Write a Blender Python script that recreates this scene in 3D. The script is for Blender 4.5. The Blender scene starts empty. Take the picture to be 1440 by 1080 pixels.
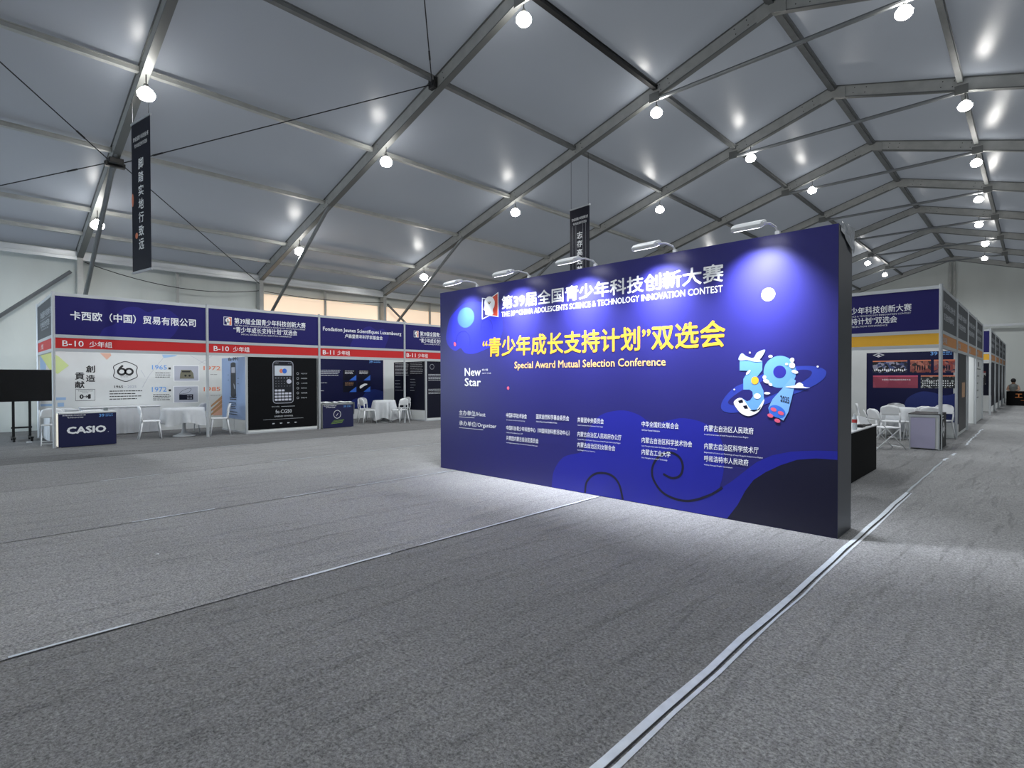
import bpy, bmesh, math, random
from mathutils import Vector, Matrix
C = bpy.context.scene
COL = C.collection
R = math.radians
rnd = random.Random(7)

# ------------------------------------------------------------------ camera, world, exposure
cam_d = bpy.data.cameras.new('camera'); cam = bpy.data.objects.new('camera', cam_d); COL.objects.link(cam)
CAMH, FPX, YAW, PIT, ROL = 1.5, 763.4, R(44.05), R(-0.642), R(-0.13)
cam_d.sensor_fit = 'HORIZONTAL'; cam_d.sensor_width = 36.0; cam_d.lens = FPX / 1440 * 36.0
cam_d.clip_start = 0.05; cam_d.clip_end = 300
fw = Vector((-math.sin(YAW) * math.cos(PIT), math.cos(YAW) * math.cos(PIT), math.sin(PIT)))
rt = Vector((math.cos(YAW), math.sin(YAW), 0)); upv = rt.cross(fw)
r2 = math.cos(ROL) * rt + math.sin(ROL) * upv; u2 = r2.cross(fw)
cam.matrix_world = Matrix(((r2.x, u2.x, -fw.x, 0), (r2.y, u2.y, -fw.y, 0), (r2.z, u2.z, -fw.z, CAMH), (0, 0, 0, 1)))
C.camera = cam
C.view_settings.view_transform = 'Standard'; C.view_settings.look = 'None'
C.view_settings.gamma = 1.0; C.view_settings.use_curve_mapping = False
C.view_settings.exposure = 0.0
W = bpy.data.worlds.new('world'); C.world = W; W.use_nodes = True
W.node_tree.nodes['Background'].inputs[0].default_value = (0.62, 0.69, 0.79, 1)
W.node_tree.nodes['Background'].inputs[1].default_value = 0.62
BULB = 48.0            # strength of the hanging lamp bulbs
HEADW = 18.5            # watts of each floodlight over the backdrop
LAMPW = 510.0           # watts each hanging lamp throws downward
# daylight through the open doorway in the near gable, off to the left
dl = bpy.data.lights.new('doorway_daylight', 'AREA'); dl.shape = 'RECTANGLE'; dl.size = 4.6; dl.size_y = 3.3
dl.energy = 180; dl.color = (0.72, 0.86, 1.0)
dlo = bpy.data.objects.new('doorway_daylight', dl); COL.objects.link(dlo)
dlo.location = (-17.5, -3.1, 1.75); dlo.rotation_euler = (R(90), 0, 0)

# ------------------------------------------------------------------ materials
def lin(c):
    return tuple((v / 12.92 if v <= 0.04045 else ((v + 0.055) / 1.055) ** 2.4) for v in [x / 255 for x in c])
MATS = {}
def mat(name, rgb, rough=0.6, metal=0.0, spec=0.5, emit=0.0, noise=0.0, nscale=8.0, bump=0.0, bscale=40.0, stretch=None):
    if name in MATS: return MATS[name]
    m = bpy.data.materials.new(name); m.use_nodes = True; nt = m.node_tree; b = nt.nodes['Principled BSDF']
    c = lin(rgb)
    b.inputs['Base Color'].default_value = (*c, 1); b.inputs['Roughness'].default_value = rough
    b.inputs['Metallic'].default_value = metal; b.inputs['Specular IOR Level'].default_value = spec
    if emit:
        b.inputs['Emission Color'].default_value = (*c, 1); b.inputs['Emission Strength'].default_value = emit
    if noise or bump:
        tc = nt.nodes.new('ShaderNodeTexCoord'); src = tc.outputs['Object']
        if stretch:
            mp = nt.nodes.new('ShaderNodeMapping'); mp.inputs['Scale'].default_value = stretch
            nt.links.new(src, mp.inputs[0]); src = mp.outputs[0]
    if noise:
        n = nt.nodes.new('ShaderNodeTexNoise'); n.inputs['Scale'].default_value = nscale; n.inputs['Detail'].default_value = 4
        nt.links.new(src, n.inputs['Vector'])
        mr = nt.nodes.new('ShaderNodeMapRange'); mr.inputs[1].default_value = 0.3; mr.inputs[2].default_value = 0.7
        mr.inputs[3].default_value = 1 - noise; mr.inputs[4].default_value = 1 + noise
        nt.links.new(n.outputs[0], mr.inputs[0])
        mx = nt.nodes.new('ShaderNodeMix'); mx.data_type = 'RGBA'; mx.blend_type = 'MULTIPLY'; mx.inputs[0].default_value = 1
        mx.inputs[6].default_value = (*c, 1); nt.links.new(mr.outputs[0], mx.inputs[7])
        nt.links.new(mx.outputs[2], b.inputs['Base Color'])
    if bump:
        n2 = nt.nodes.new('ShaderNodeTexNoise'); n2.inputs['Scale'].default_value = bscale; n2.inputs['Detail'].default_value = 5
        nt.links.new(src, n2.inputs['Vector'])
        bp = nt.nodes.new('ShaderNodeBump'); bp.inputs['Strength'].default_value = bump; bp.inputs['Distance'].default_value = 0.05
        nt.links.new(n2.outputs[0], bp.inputs['Height']); nt.links.new(bp.outputs[0], b.inputs['Normal'])
    MATS[name] = m
    return m

def carpet_material():
    m = bpy.data.materials.new('carpet'); m.use_nodes = True; nt = m.node_tree; b = nt.nodes['Principled BSDF']
    L = nt.links.new
    b.inputs['Roughness'].default_value = 0.95; b.inputs['Specular IOR Level'].default_value = 0.15
    b.inputs['Sheen Weight'].default_value = 0.15
    tc = nt.nodes.new('ShaderNodeTexCoord')
    def noise(scale, detail, vec=None, rough=0.6):
        n = nt.nodes.new('ShaderNodeTexNoise'); n.inputs['Scale'].default_value = scale; n.inputs['Detail'].default_value = detail
        n.inputs['Roughness'].default_value = rough
        L(vec or tc.outputs['Object'], n.inputs['Vector']); return n
    fib = noise(62, 4, rough=0.85); fib2 = noise(19, 5, rough=0.8); big = noise(0.5, 4)
    def rng(n, a, c, lo, hi):
        r = nt.nodes.new('ShaderNodeMapRange'); r.inputs[1].default_value = a; r.inputs[2].default_value = c
        r.inputs[3].default_value = lo; r.inputs[4].default_value = hi; L(n.outputs[0], r.inputs[0]); return r
    def mul(a, c):
        k = nt.nodes.new('ShaderNodeMath'); k.operation = 'MULTIPLY'; L(a.outputs[0], k.inputs[0]); L(c.outputs[0], k.inputs[1]); return k
    f = mul(mul(rng(fib, 0.32, 0.68, 0.2, 1.8), rng(fib2, 0.3, 0.7, 0.72, 1.28)), rng(big, 0.3, 0.7, 0.9, 1.1))
    mx = nt.nodes.new('ShaderNodeMix'); mx.data_type = 'RGBA'; mx.blend_type = 'MULTIPLY'; mx.inputs[0].default_value = 1
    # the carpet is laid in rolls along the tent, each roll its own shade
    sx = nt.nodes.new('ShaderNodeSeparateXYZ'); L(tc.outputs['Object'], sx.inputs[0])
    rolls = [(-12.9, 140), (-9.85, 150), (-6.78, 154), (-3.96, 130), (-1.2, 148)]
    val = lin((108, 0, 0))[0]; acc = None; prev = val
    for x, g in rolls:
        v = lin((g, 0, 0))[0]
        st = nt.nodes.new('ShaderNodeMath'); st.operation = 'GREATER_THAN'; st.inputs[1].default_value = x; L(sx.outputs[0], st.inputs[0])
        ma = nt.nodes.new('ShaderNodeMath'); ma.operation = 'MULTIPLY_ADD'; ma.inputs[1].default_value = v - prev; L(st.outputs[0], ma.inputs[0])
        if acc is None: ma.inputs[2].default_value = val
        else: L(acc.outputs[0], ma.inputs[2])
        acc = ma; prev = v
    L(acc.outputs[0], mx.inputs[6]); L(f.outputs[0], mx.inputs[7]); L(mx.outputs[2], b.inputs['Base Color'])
    # wrinkles run along the carpet rolls, pile is a fine grain
    mp = nt.nodes.new('ShaderNodeMapping'); mp.inputs['Scale'].default_value = (2.6, 0.55, 1); L(tc.outputs['Object'], mp.inputs[0])
    mp.inputs['Rotation'].default_value = (0, 0, R(8))
    wr = noise(1.6, 3, mp.outputs[0], 0.5); rr = rng(wr, 0.45, 0.75, 0, 1)
    b1 = nt.nodes.new('ShaderNodeBump'); b1.inputs['Strength'].default_value = 0.7; b1.inputs['Distance'].default_value = 0.08
    L(rr.outputs[0], b1.inputs['Height'])
    b2 = nt.nodes.new('ShaderNodeBump'); b2.inputs['Strength'].default_value = 0.8; b2.inputs['Distance'].default_value = 0.015
    L(fib.outputs[0], b2.inputs['Height']); L(b1.outputs[0], b2.inputs['Normal']); L(b2.outputs[0], b.inputs['Normal'])
    return m

def photo_material(name, cols, scale):
    m = bpy.data.materials.new(name); m.use_nodes = True; nt = m.node_tree; b = nt.nodes['Principled BSDF']
    b.inputs['Roughness'].default_value = 0.5
    tc = nt.nodes.new('ShaderNodeTexCoord'); v = nt.nodes.new('ShaderNodeTexVoronoi'); v.inputs['Scale'].default_value = scale
    nt.links.new(tc.outputs['Object'], v.inputs['Vector'])
    cr = nt.nodes.new('ShaderNodeValToRGB'); cr.color_ramp.interpolation = 'CONSTANT'
    while len(cr.color_ramp.elements) < len(cols): cr.color_ramp.elements.new(0.5)
    for i, c in enumerate(cols):
        cr.color_ramp.elements[i].position = i / len(cols); cr.color_ramp.elements[i].color = (*lin(c), 1)
    sep = nt.nodes.new('ShaderNodeSeparateColor'); nt.links.new(v.outputs['Color'], sep.inputs[0])
    nt.links.new(sep.outputs[0], cr.inputs[0]); nt.links.new(cr.outputs[0], b.inputs['Base Color'])
    return m

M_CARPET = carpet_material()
M_ROOF = mat('roof_membrane', (158, 165, 176), 0.30, spec=0.5, noise=0.05, nscale=0.35, bump=0.25, bscale=0.55)
def let_daylight_through(m, share, tint):      # white PVC skin passes some of the evening sky
    nt = m.node_tree; b = nt.nodes['Principled BSDF']; out = nt.nodes['Material Output']
    tr = nt.nodes.new('ShaderNodeBsdfTranslucent'); tr.inputs[0].default_value = (*tint, 1)
    mx = nt.nodes.new('ShaderNodeMixShader'); mx.inputs[0].default_value = share
    nt.links.new(b.outputs[0], mx.inputs[1]); nt.links.new(tr.outputs[0], mx.inputs[2]); nt.links.new(mx.outputs[0], out.inputs[0])
let_daylight_through(M_ROOF, 0.4, (0.5, 0.5, 0.5))
M_WALL = mat('wall_fabric', (205, 210, 206), 0.5, noise=0.07, nscale=0.9, bump=0.55, bscale=1.3, stretch=(1, 1, 0.35))
M_GABLE = mat('gable_fabric', (206, 210, 206), 0.5, noise=0.06, nscale=0.7, bump=0.5, bscale=0.9, stretch=(1, 1, 0.3))
M_STEEL = mat('rafter_aluminium', (172, 173, 170), 0.42, 0.15, noise=0.12, nscale=3.0)
M_STEELD = mat('rafter_flange', (112, 114, 113), 0.45, 0.4)
M_PURL_SHADE = mat('purlin_shaded', (104, 107, 108), 0.5, 0.2, noise=0.12, nscale=4)  # purlin colour darkened for the shade on the upper rows
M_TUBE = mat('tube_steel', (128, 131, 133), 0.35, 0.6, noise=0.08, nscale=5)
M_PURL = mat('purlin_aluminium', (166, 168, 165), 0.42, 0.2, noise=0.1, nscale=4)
M_BLACK = mat('black_paint', (14, 14, 16), 0.45)
M_MATTBLACK = mat('matt_black', (10, 10, 12), 0.85, spec=.2)
M_CABLE = mat('black_cable', (18, 18, 20), 0.6)
M_HOLE = mat('bolt_hole', (22, 22, 22), 0.8)
M_ALU = mat('booth_aluminium', (196, 200, 203), 0.35, 0.25)
M_WHITE = mat('white_plastic', (232, 234, 236), 0.4)
M_CLOTH = mat('white_cloth', (208, 211, 214), 0.8, bump=0.15, bscale=14)
M_PANEL = mat('white_panel', (218, 221, 220), 0.5, noise=0.03, nscale=2)
M_NAVY = mat('navy_print', (27, 23, 94), 0.55, spec=.3)
M_NAVY2 = mat('navy_print_cloud', (36, 33, 118), 0.55, spec=.3)
M_DNAVY = mat('dark_navy_print', (15, 19, 62), 0.5, spec=.25)
M_DNAVY2 = mat('dark_navy_swell', (20, 38, 108), 0.42)
M_INK = mat('ink_navy_print', (11, 14, 34), 0.5, spec=.25)
M_RED = mat('red_band', (196, 30, 32), 0.5)
M_YEL = mat('amber_band', (236, 178, 48), 0.5)
M_ORANGE = mat('orange_band', (206, 136, 70), 0.5)
M_GREYPRINT = mat('grey_print', (78, 81, 85), 0.55, spec=.3)
M_TXT = mat('white_lettering', (244, 246, 248), 0.5)
M_DIMTXT = mat('dim_white_lettering', (196, 200, 206), 0.5)
M_INKTXT = mat('black_lettering', (24, 24, 26), 0.5)
M_BLACKPRINT = mat('black_print', (6, 8, 12), 0.5, spec=.2)
M_SKYPRINT = mat('pale_blue_print', (142, 166, 204), 0.45)
M_LBLUE = mat('light_blue_print', (104, 162, 226), 0.5)
M_MBLUE = mat('mid_blue_print', (52, 108, 210), 0.5)
M_GREENP = mat('pale_green_print', (206, 221, 152), 0.5)
M_SALMON = mat('salmon_print', (226, 178, 156), 0.5)
M_CORAL = mat('coral_print', (226, 132, 96), 0.5)
M_PBLUE = mat('powder_blue_print', (160, 192, 226), 0.5)
M_TAN = mat('tan_print', (192, 150, 112), 0.5)
M_GREYP = mat('photo_grey_print', (178, 182, 194), 0.5)
M_TAPE = mat('silver_tape', (206, 214, 222), 0.35, spec=0.6, noise=0.1, nscale=14)
M_SEAM = mat('carpet_seam_gap', (36, 36, 38), 0.9)
M_LIL = mat('lilac_panel', (176, 172, 198), 0.4)
M_LENS = mat('lit_lens', (255, 252, 246), 0.3, emit=BULB)
M_HEADLENS = mat('lit_head_lens', (250, 250, 255), 0.3, emit=6.0)
M_WINDOW = mat('lit_window_film', (255, 228, 200), 0.6, emit=0.62)
M_GREEN = mat('yellow_green_print', (150, 190, 70), 0.5)
M_PINK = mat('pink_print', (226, 92, 124), 0.5)

# ------------------------------------------------------------------ mesh helpers
class MB:
    def __init__(s): s.v = []; s.f = []
    def add(s, vs, fs):
        o = len(s.v); s.v += [tuple(x) for x in vs]; s.f += [tuple(i + o for i in f) for f in fs]; return s
    def box(s, a, b):
        x0, y0, z0 = [min(p, q) for p, q in zip(a, b)]; x1, y1, z1 = [max(p, q) for p, q in zip(a, b)]
        return s.add([(x0, y0, z0), (x1, y0, z0), (x1, y1, z0), (x0, y1, z0), (x0, y0, z1), (x1, y0, z1), (x1, y1, z1), (x0, y1, z1)],
                     [(0, 3, 2, 1), (4, 5, 6, 7), (0, 1, 5, 4), (1, 2, 6, 5), (2, 3, 7, 6), (3, 0, 4, 7)])
    def beam(s, p, q, w, h, up=(0, 0, 1)):          # rectangular bar from p to q, w across, h along up
        p, q = Vector(p), Vector(q); d = (q - p).normalized(); sx = d.cross(Vector(up)).normalized(); uz = sx.cross(d)
        vs = [e + sx * a * w / 2 + uz * b * h / 2 for e in (p, q) for a, b in ((-1, -1), (1, -1), (1, 1), (-1, 1))]
        return s.add(vs, [(0, 3, 2, 1), (4, 5, 6, 7), (0, 1, 5, 4), (1, 2, 6, 5), (2, 3, 7, 6), (3, 0, 4, 7)])
    def tube(s, pts, r, n=8, caps=True):
        pts = [Vector(p) for p in pts]; rs = r if isinstance(r, (list, tuple)) else [r] * len(pts); rings = []
        for i, p in enumerate(pts):
            d = (pts[min(i + 1, len(pts) - 1)] - pts[max(i - 1, 0)]).normalized()
            a = d.cross(Vector((0, 0, 1)) if abs(d.z) < 0.95 else Vector((1, 0, 0))).normalized(); b = d.cross(a)
            rings.append([p + (a * math.cos(t) + b * math.sin(t)) * rs[i] for t in [2 * math.pi * k / n for k in range(n)]])
        vs = [v for g in rings for v in g]; fs = []
        for i in range(len(pts) - 1):
            for k in range(n):
                fs.append((i * n + k, i * n + (k + 1) % n, (i + 1) * n + (k + 1) % n, (i + 1) * n + k))
        if caps: fs += [tuple(range(n - 1, -1, -1)), tuple((len(pts) - 1) * n + k for k in range(n))]
        return s.add(vs, fs)
    def lathe(s, prof, c=(0, 0, 0), n=24, wob=None):
        vs = []; fs = []
        for i, (r, z) in enumerate(prof):
            for k in range(n):
                t = 2 * math.pi * k / n; rr = r + (wob(i, t) if wob else 0)
                vs.append((c[0] + rr * math.cos(t), c[1] + rr * math.sin(t), c[2] + z))
        for i in range(len(prof) - 1):
            for k in range(n): fs.append((i * n + k, i * n + (k + 1) % n, (i + 1) * n + (k + 1) % n, (i + 1) * n + k))
        if prof[0][0] > 1e-6: fs.append(tuple(range(n - 1, -1, -1)))
        if prof[-1][0] > 1e-6: fs.append(tuple((len(prof) - 1) * n + k for k in range(n)))
        return s.add(vs, fs)
    def prism(s, poly, z0, z1):
        n = len(poly); return s.add([(x, y, z0) for x, y in poly] + [(x, y, z1) for x, y in poly],
            [tuple(range(n - 1, -1, -1)), tuple(range(n, 2 * n))] + [(i, (i + 1) % n, n + (i + 1) % n, n + i) for i in range(n)])
    def build(s, name, m, parent=None, smooth=False, bevel=0.0, local=False, sub=0):
        o0 = Vector((0, 0, 0))
        if parent is not None and not local:
            p = parent
            while p is not None: o0 = o0 + p.location; p = p.parent
        me = bpy.data.meshes.new(name); me.from_pydata([tuple(Vector(v) - o0) for v in s.v], [], s.f); me.update()
        me.materials.append(m)
        if smooth: me.polygons.foreach_set('use_smooth', [True] * len(me.polygons))
        o = bpy.data.objects.new(name, me); COL.objects.link(o)
        if parent is not None: o.parent = parent
        if bevel:
            k = o.modifiers.new('bevel', 'BEVEL'); k.width = bevel; k.segments = 2; k.limit_method = 'ANGLE'
        if sub:
            k = o.modifiers.new('sub', 'SUBSURF'); k.levels = sub; k.render_levels = sub
        return o

def tag(o, label, cat, group=None):
    o['label'] = label; o['category'] = cat
    if group: o['group'] = group
    return o
def thing(name, label, cat, loc=(0, 0, 0), rz=0.0, group=None):
    o = bpy.data.objects.new(name, None); COL.objects.link(o); o.empty_display_size = 0.1
    o.location = loc; o.rotation_euler = (0, 0, rz); return tag(o, label, cat, group)
def struct(o): o['kind'] = 'structure'; return o
def copy_tree(o, parent=None):
    c = o.copy(); COL.objects.link(c); c.parent = parent
    for ch in list(o.children): copy_tree(ch, c)
    return c

def spline(pts, closed=True, n=6):
    P = [Vector((*p, 0)) if len(p) == 2 else Vector(p) for p in pts]; N = len(P); out = []
    rng = range(N) if closed else range(N - 1)
    for i in rng:
        g = lambda k: P[k % N] if closed else P[max(0, min(N - 1, k))]
        a, b, c, d = g(i - 1), g(i), g(i + 1), g(i + 2)
        for t in [k / n for k in range(n)]:
            out.append(0.5 * ((2 * b) + (c - a) * t + (2 * a - 5 * b + 4 * c - d) * t * t + (3 * b - a - 3 * c + d) * t ** 3))
    if not closed: out.append(P[-1])
    return [(v.x, v.y) for v in out]

TXT = {}
def text_geo(body, bold):
    k = (body, bold)
    if k in TXT: return TXT[k]
    cu = bpy.data.curves.new('t', 'FONT'); cu.body = body; cu.size = 1; cu.resolution_u = 2; cu.offset = bold; cu.fill_mode = 'FRONT'
    ob = bpy.data.objects.new('t', cu); me = bpy.data.meshes.new_from_object(ob)
    vs = [(v.co.x, v.co.y) for v in me.vertices]; fs = [tuple(p.vertices) for p in me.polygons]
    bpy.data.objects.remove(ob); bpy.data.meshes.remove(me); bpy.data.curves.remove(cu)
    TXT[k] = (vs, fs); return TXT[k]

class Plane:                                   # a printed face: s along r, z up, off out of the face
    def __init__(s, o, r): s.o = Vector(o); s.r = Vector(r); s.n = s.r.cross(Vector((0, 0, 1)))
    def p(s, a, z, off=0.0): return s.o + s.r * a + Vector((0, 0, z)) + s.n * off
    def poly(s, mb, pts, off):
        ar = sum(pts[i][0] * pts[(i + 1) % len(pts)][1] - pts[(i + 1) % len(pts)][0] * pts[i][1] for i in range(len(pts)))
        if ar < 0: pts = pts[::-1]
        mb.add([s.p(a, z, off) for a, z in pts], [tuple(range(len(pts)))]); return mb
    def rect(s, mb, a0, a1, z0, z1, off): return s.poly(mb, [(a0, z0), (a1, z0), (a1, z1), (a0, z1)], off)
    def ell(s, mb, a, z, ra, rz, off, n=28, rot=0.0):
        ca, sa = math.cos(rot), math.sin(rot)
        pts = [(math.cos(2 * math.pi * k / n) * ra, math.sin(2 * math.pi * k / n) * rz) for k in range(n)]
        return s.poly(mb, [(a + x * ca - y * sa, z + x * sa + y * ca) for x, y in pts], off)
    def stroke(s, mb, pts, w, off, closed=False):
        n = len(pts); L = []; Rr = []
        for i in range(n):
            p0 = Vector(pts[(i - 1) % n if closed else max(i - 1, 0)]); p1 = Vector(pts[(i + 1) % n if closed else min(i + 1, n - 1)])
            d = (p1 - p0); d = d.normalized() if d.length > 1e-9 else Vector((1, 0)); nn = Vector((-d.y, d.x)) * w / 2; q = Vector(pts[i])
            L.append(s.p(*(q + nn), off)); Rr.append(s.p(*(q - nn), off))
        m = n if closed else n - 1
        mb.add(L + Rr, [(i, n + i, n + (i + 1) % n, (i + 1) % n) for i in range(m)]); return mb
    def box(s, mb, a0, a1, z0, z1, d0, d1):     # a solid between two offsets
        q = [s.p(a0, z0, d0), s.p(a1, z1, d1)]; return mb.box(q[0], q[1])
    def text(s, mb, body, a0, a1, z0, z1, off, bold=0.0, fit=True, slope=0.0):
        vs, fs = text_geo(body, 0.0)
        if not vs: return mb
        x0 = min(v[0] for v in vs) - bold; x1 = max(v[0] for v in vs) + bold; y0 = min(v[1] for v in vs) - bold; y1 = max(v[1] for v in vs) + bold
        kz = (z1 - z0) / (y1 - y0); ka = (a1 - a0) / (x1 - x0) if a1 is not None else kz
        sh = [(0, 0)] if bold < .004 else [(-bold, 0), (bold, 0), (0, -bold), (0, bold), (-bold * .7, -bold * .7), (bold * .7, bold * .7)]
        for q, (dx, dy) in enumerate(sh):            # heavier weight: overlapping strikes of the same glyphs
            mb.add([s.p(a0 + (x + dx - x0) * ka, z0 + (y + dy - y0) * kz + slope * (x - x0) * ka, off + q * .00012) for x, y in vs], fs)
        return mb

# ------------------------------------------------------------------ the hall
EX, RX, RXR = -20.7, -4.45, 11.8               # left eave, ridge, right eave
EZ, RZ = 5.07, 9.88                            # underside of rafters at eave and ridge
SL = (RZ - EZ) / (RX - EX)
FY = [2.72 + 5.27 * i for i in range(10)]
NY = -2.55                                     # near gable
ENDY = FY[-1]
def zr(x): return RZ - SL * abs(x - RX)
ORD = ['nearest', 'second', 'third', 'fourth', 'fifth', 'sixth', 'seventh', 'eighth', 'ninth', 'farthest']

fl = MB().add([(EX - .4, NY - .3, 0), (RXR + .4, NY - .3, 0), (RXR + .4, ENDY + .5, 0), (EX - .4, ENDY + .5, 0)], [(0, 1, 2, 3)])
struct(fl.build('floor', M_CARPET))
WX = EX - 0.22
mb = MB()
for i in range(-1, 9):                          # side wall as fabric panels, slightly billowed between frames
    y0 = NY if i < 0 else FY[i]; y1 = FY[i + 1]
    ny, nz = 12, 8; vs = []; fs = []
    for a in range(ny + 1):
        for b in range(nz + 1):
            u, v = a / ny, b / nz
            vs.append((WX - 0.10 * math.sin(math.pi * u) * math.sin(math.pi * v) + 0.02 * math.sin(9 * u + 5 * v + i), y0 + (y1 - y0) * u, v * 5.45))
    for a in range(ny):
        for b in range(nz): k = a * (nz + 1) + b; fs.append((k, k + nz + 1, k + nz + 2, k + 1))
    mb.add(vs, fs)
struct(mb.build('wall_left', M_WALL, smooth=True))
struct(MB().box((RXR + .2, NY, 0), (RXR + .3, ENDY, 5.45)).build('wall_right', M_WALL))
# far gable
def gable(y, t):
    n = 40; vs = []; fs = []
    for k in range(n + 1):
        x = EX - .25 + (RXR - EX + .5) * k / n
        wv = 0.05 * math.sin(k * 1.9) + 0.03 * math.sin(k * 4.1)
        vs += [(x, y + wv, 0), (x, y + wv * 1.3, zr(x) + .36)]
    for k in range(n): fs.append((2 * k, 2 * k + 1, 2 * k + 3, 2 * k + 2))
    return MB().add(vs, fs)
struct(gable(ENDY + .35, .1).build('wall_far', M_GABLE, smooth=True))
# near gable with an open doorway
DX0, DX1, DZ = -19.8, -15.2, 3.5
ng = MB().box((EX - .25, NY - .1, 0), (DX0, NY, 5.45)).box((DX1, NY - .1, 0), (RXR + .3, NY, 5.45)).box((DX0, NY - .1, DZ), (DX1, NY, 5.45))
ng.add([(EX - .25, NY - .05, 5.45), (RXR + .3, NY - .05, 5.45), (RX, NY - .05, RZ + .4)], [(0, 1, 2)])
struct(ng.build('wall_near', M_WALL))
# roof membrane, bay by bay with a little billow
mb = MB()
for side in (-1, 1):
    for i in range(-1, 9):
        y0 = NY if i < 0 else FY[i]; y1 = FY[i + 1]
        nx, ny = 26, 10; vs = []; fs = []; w = (RX - EX + .3) if side < 0 else (RXR - RX + .3)
        for a in range(nx + 1):
            for b in range(ny + 1):
                u, v = a / nx, b / ny; x = RX + side * w * u
                z = zr(x) + .37 + 0.07 * math.sin(math.pi * v) * (0.6 + 0.4 * math.sin(13 * u + 2 * i)) + 0.012 * math.sin(21 * u + 7 * v + i)
                vs.append((x, y0 + (y1 - y0) * v, z))
        for a in range(nx):
            for b in range(ny): k = a * (ny + 1) + b; fs.append((k, k + 1, k + ny + 2, k + ny + 1))
        mb.add(vs, fs)
struct(mb.build('ceiling', M_ROOF, smooth=True))

# portal frames
for i, y in enumerate(FY):
    lab = ('farthest grey steel portal frame standing against the far gable wall' if i == 9 else
           '%s grey steel portal frame spanning the tent, counted from the camera' % ORD[i])
    t = thing('portal_frame', lab, 'roof frame', (EX, y, 0), group='portal frames of the tent')
    H = .34
    for sgn, ex in ((-1, EX), (1, RXR)):
        dx = RX - ex; n = Vector((SL * (1 if sgn > 0 else -1), 0, 1)).normalized()
        a = Vector((ex, y, EZ)) + n * H / 2; b = Vector((RX, y, RZ)) + n * H / 2
        f = MB().beam(a, b, .11, H, (0, 0, 1))
        ra = f.build('rafter', M_STEEL, t)
        fl_ = MB()
        for off in (-H / 2 + .012, H / 2 - .012):
            fl_.beam(a + n * off, b + n * off, .15, .026, (0, 0, 1))
        fl_.build('flange', M_STEELD, ra)
        bh = MB()
        if i < 7:
            for fr in (.03, .048, .155, .17, .33, .345, .50, .515, .67, .685, .84, .855, .95, .975):
                for off in (-.06, .08):
                    q = b + (a - b) * fr + n * off
                    bh.tube([q + Vector((0, -.058, 0)), q + Vector((0, -.052, 0))], .014, 6)
            bh.build('bolt_hole', M_HOLE, ra)
        cx = ex
        MB().box((cx - .15, y - .07, 0), (cx + .15, y + .07, EZ + .2)).build('column', M_STEEL, t)
        kx = 5.4 if sgn < 0 else -5.4
        if i < 9:
            q0 = (ex + kx, y - .02, zr(ex + kx) + .05); q1 = (ex + kx * .04, y - .02, 3.3)
            MB().tube([q0, q1], .055, 8).build('knee_brace', M_TUBE, t)
    if i < 9:
        for yy in (-.0,):
            MB().tube([(RX - 2.98, y - .03, zr(RX - 2.98) - .03), (RX + 2.98, y - .03, zr(RX - 2.98) - .03)], .055, 8).build('collar_tie', M_TUBE, t)
        for sx in (-1, 1):
            x = RX + sx * 2.98; MB().box((x - .14, y - .085, zr(x) - .1), (x + .14, y - .06, zr(x) + .14)).build('gusset_plate', M_STEELD, t)
    g = MB().prism([(RX - .32, RZ - .10), (RX, RZ + .0), (RX + .32, RZ - .10), (RX + .32, RZ + .22), (RX, RZ + .32), (RX - .32, RZ + .22)], 0, .02)
    g.v = [(x, y - .08 + z, yy) for x, yy, z in g.v]
    g.build('ridge_plate', M_STEEL, t)
# gable posts
t = thing('gable_post', 'grey twin post rising to the ridge on the far gable wall', 'post', (RX, ENDY + .2, 0))
MB().box((RX - .18, ENDY + .15, 0), (RX - .06, ENDY + .28, RZ + .2)).build('upright', M_STEEL, t)
MB().box((RX + .06, ENDY + .15, 0), (RX + .18, ENDY + .28, RZ + .2)).build('upright', M_STEEL, t)
o = MB().beam((EX + .3, ENDY - .1, 5.05), (RXR - .3, ENDY - .1, 5.05), .1, .16).build('gable_rail', M_ALU)
tag(o, 'long pale horizontal rail across the far gable wall', 'rail')

# purlins, one per bay and row
ROWS = [(EX + .05, 'eave'), (-19.62, 'lowest'), (-18.3, 'second'), (-15.58, 'third'), (-12.88, 'fourth'), (-10.13, 'fifth'), (-7.4, 'sixth'),
        (RX, 'ridge'), (-1.5, 'right')]
for x, rn in ROWS:
    for i in range(-1, 9):
        y0 = NY if i < 0 else FY[i] + .06; y1 = FY[i + 1] - .06
        bay = 'in the bay before the nearest frame' if i < 0 else 'between the %s and %s frames' % (ORD[i], ORD[i + 1])
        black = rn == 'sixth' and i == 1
        if rn == 'eave': lab = 'pale eave beam along the top of the left wall ' + bay
        elif rn == 'ridge': lab = 'grey ridge purlin ' + bay
        elif rn == 'right': lab = 'grey purlin on the right roof slope ' + bay
        elif black: lab = 'black roof purlin ' + bay
        else: lab = 'grey purlin, %s up the left slope, %s' % (rn, bay)
        if rn == 'right' and i < 0: continue
        z = zr(x) + .25
        b = MB()
        if rn == 'eave': b.box((x - .09, y0, EZ - .02), (x + .07, y1, EZ + .22)).box((x - .11, y0, EZ + .07), (x + .09, y1, EZ + .10))
        elif rn == 'ridge': b.box((x - .11, y0, z - .02), (x + .11, y1, z + .06)).box((x - .06, y0, z - .06), (x + .06, y1, z - .02))
        else: b.box((x - .06, y0, z - .05), (x + .06, y1, z + .05)).box((x - .075, y0, z + .03), (x + .075, y1, z + .05))
        tag(b.build('eave_beam' if rn == 'eave' else 'roof_purlin', M_ALU if rn == 'eave' else M_BLACK if black else M_PURL_SHADE if rn in ('ridge', 'right', 'sixth', 'fifth') else M_PURL), lab, 'beam', 'roof purlins')

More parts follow.
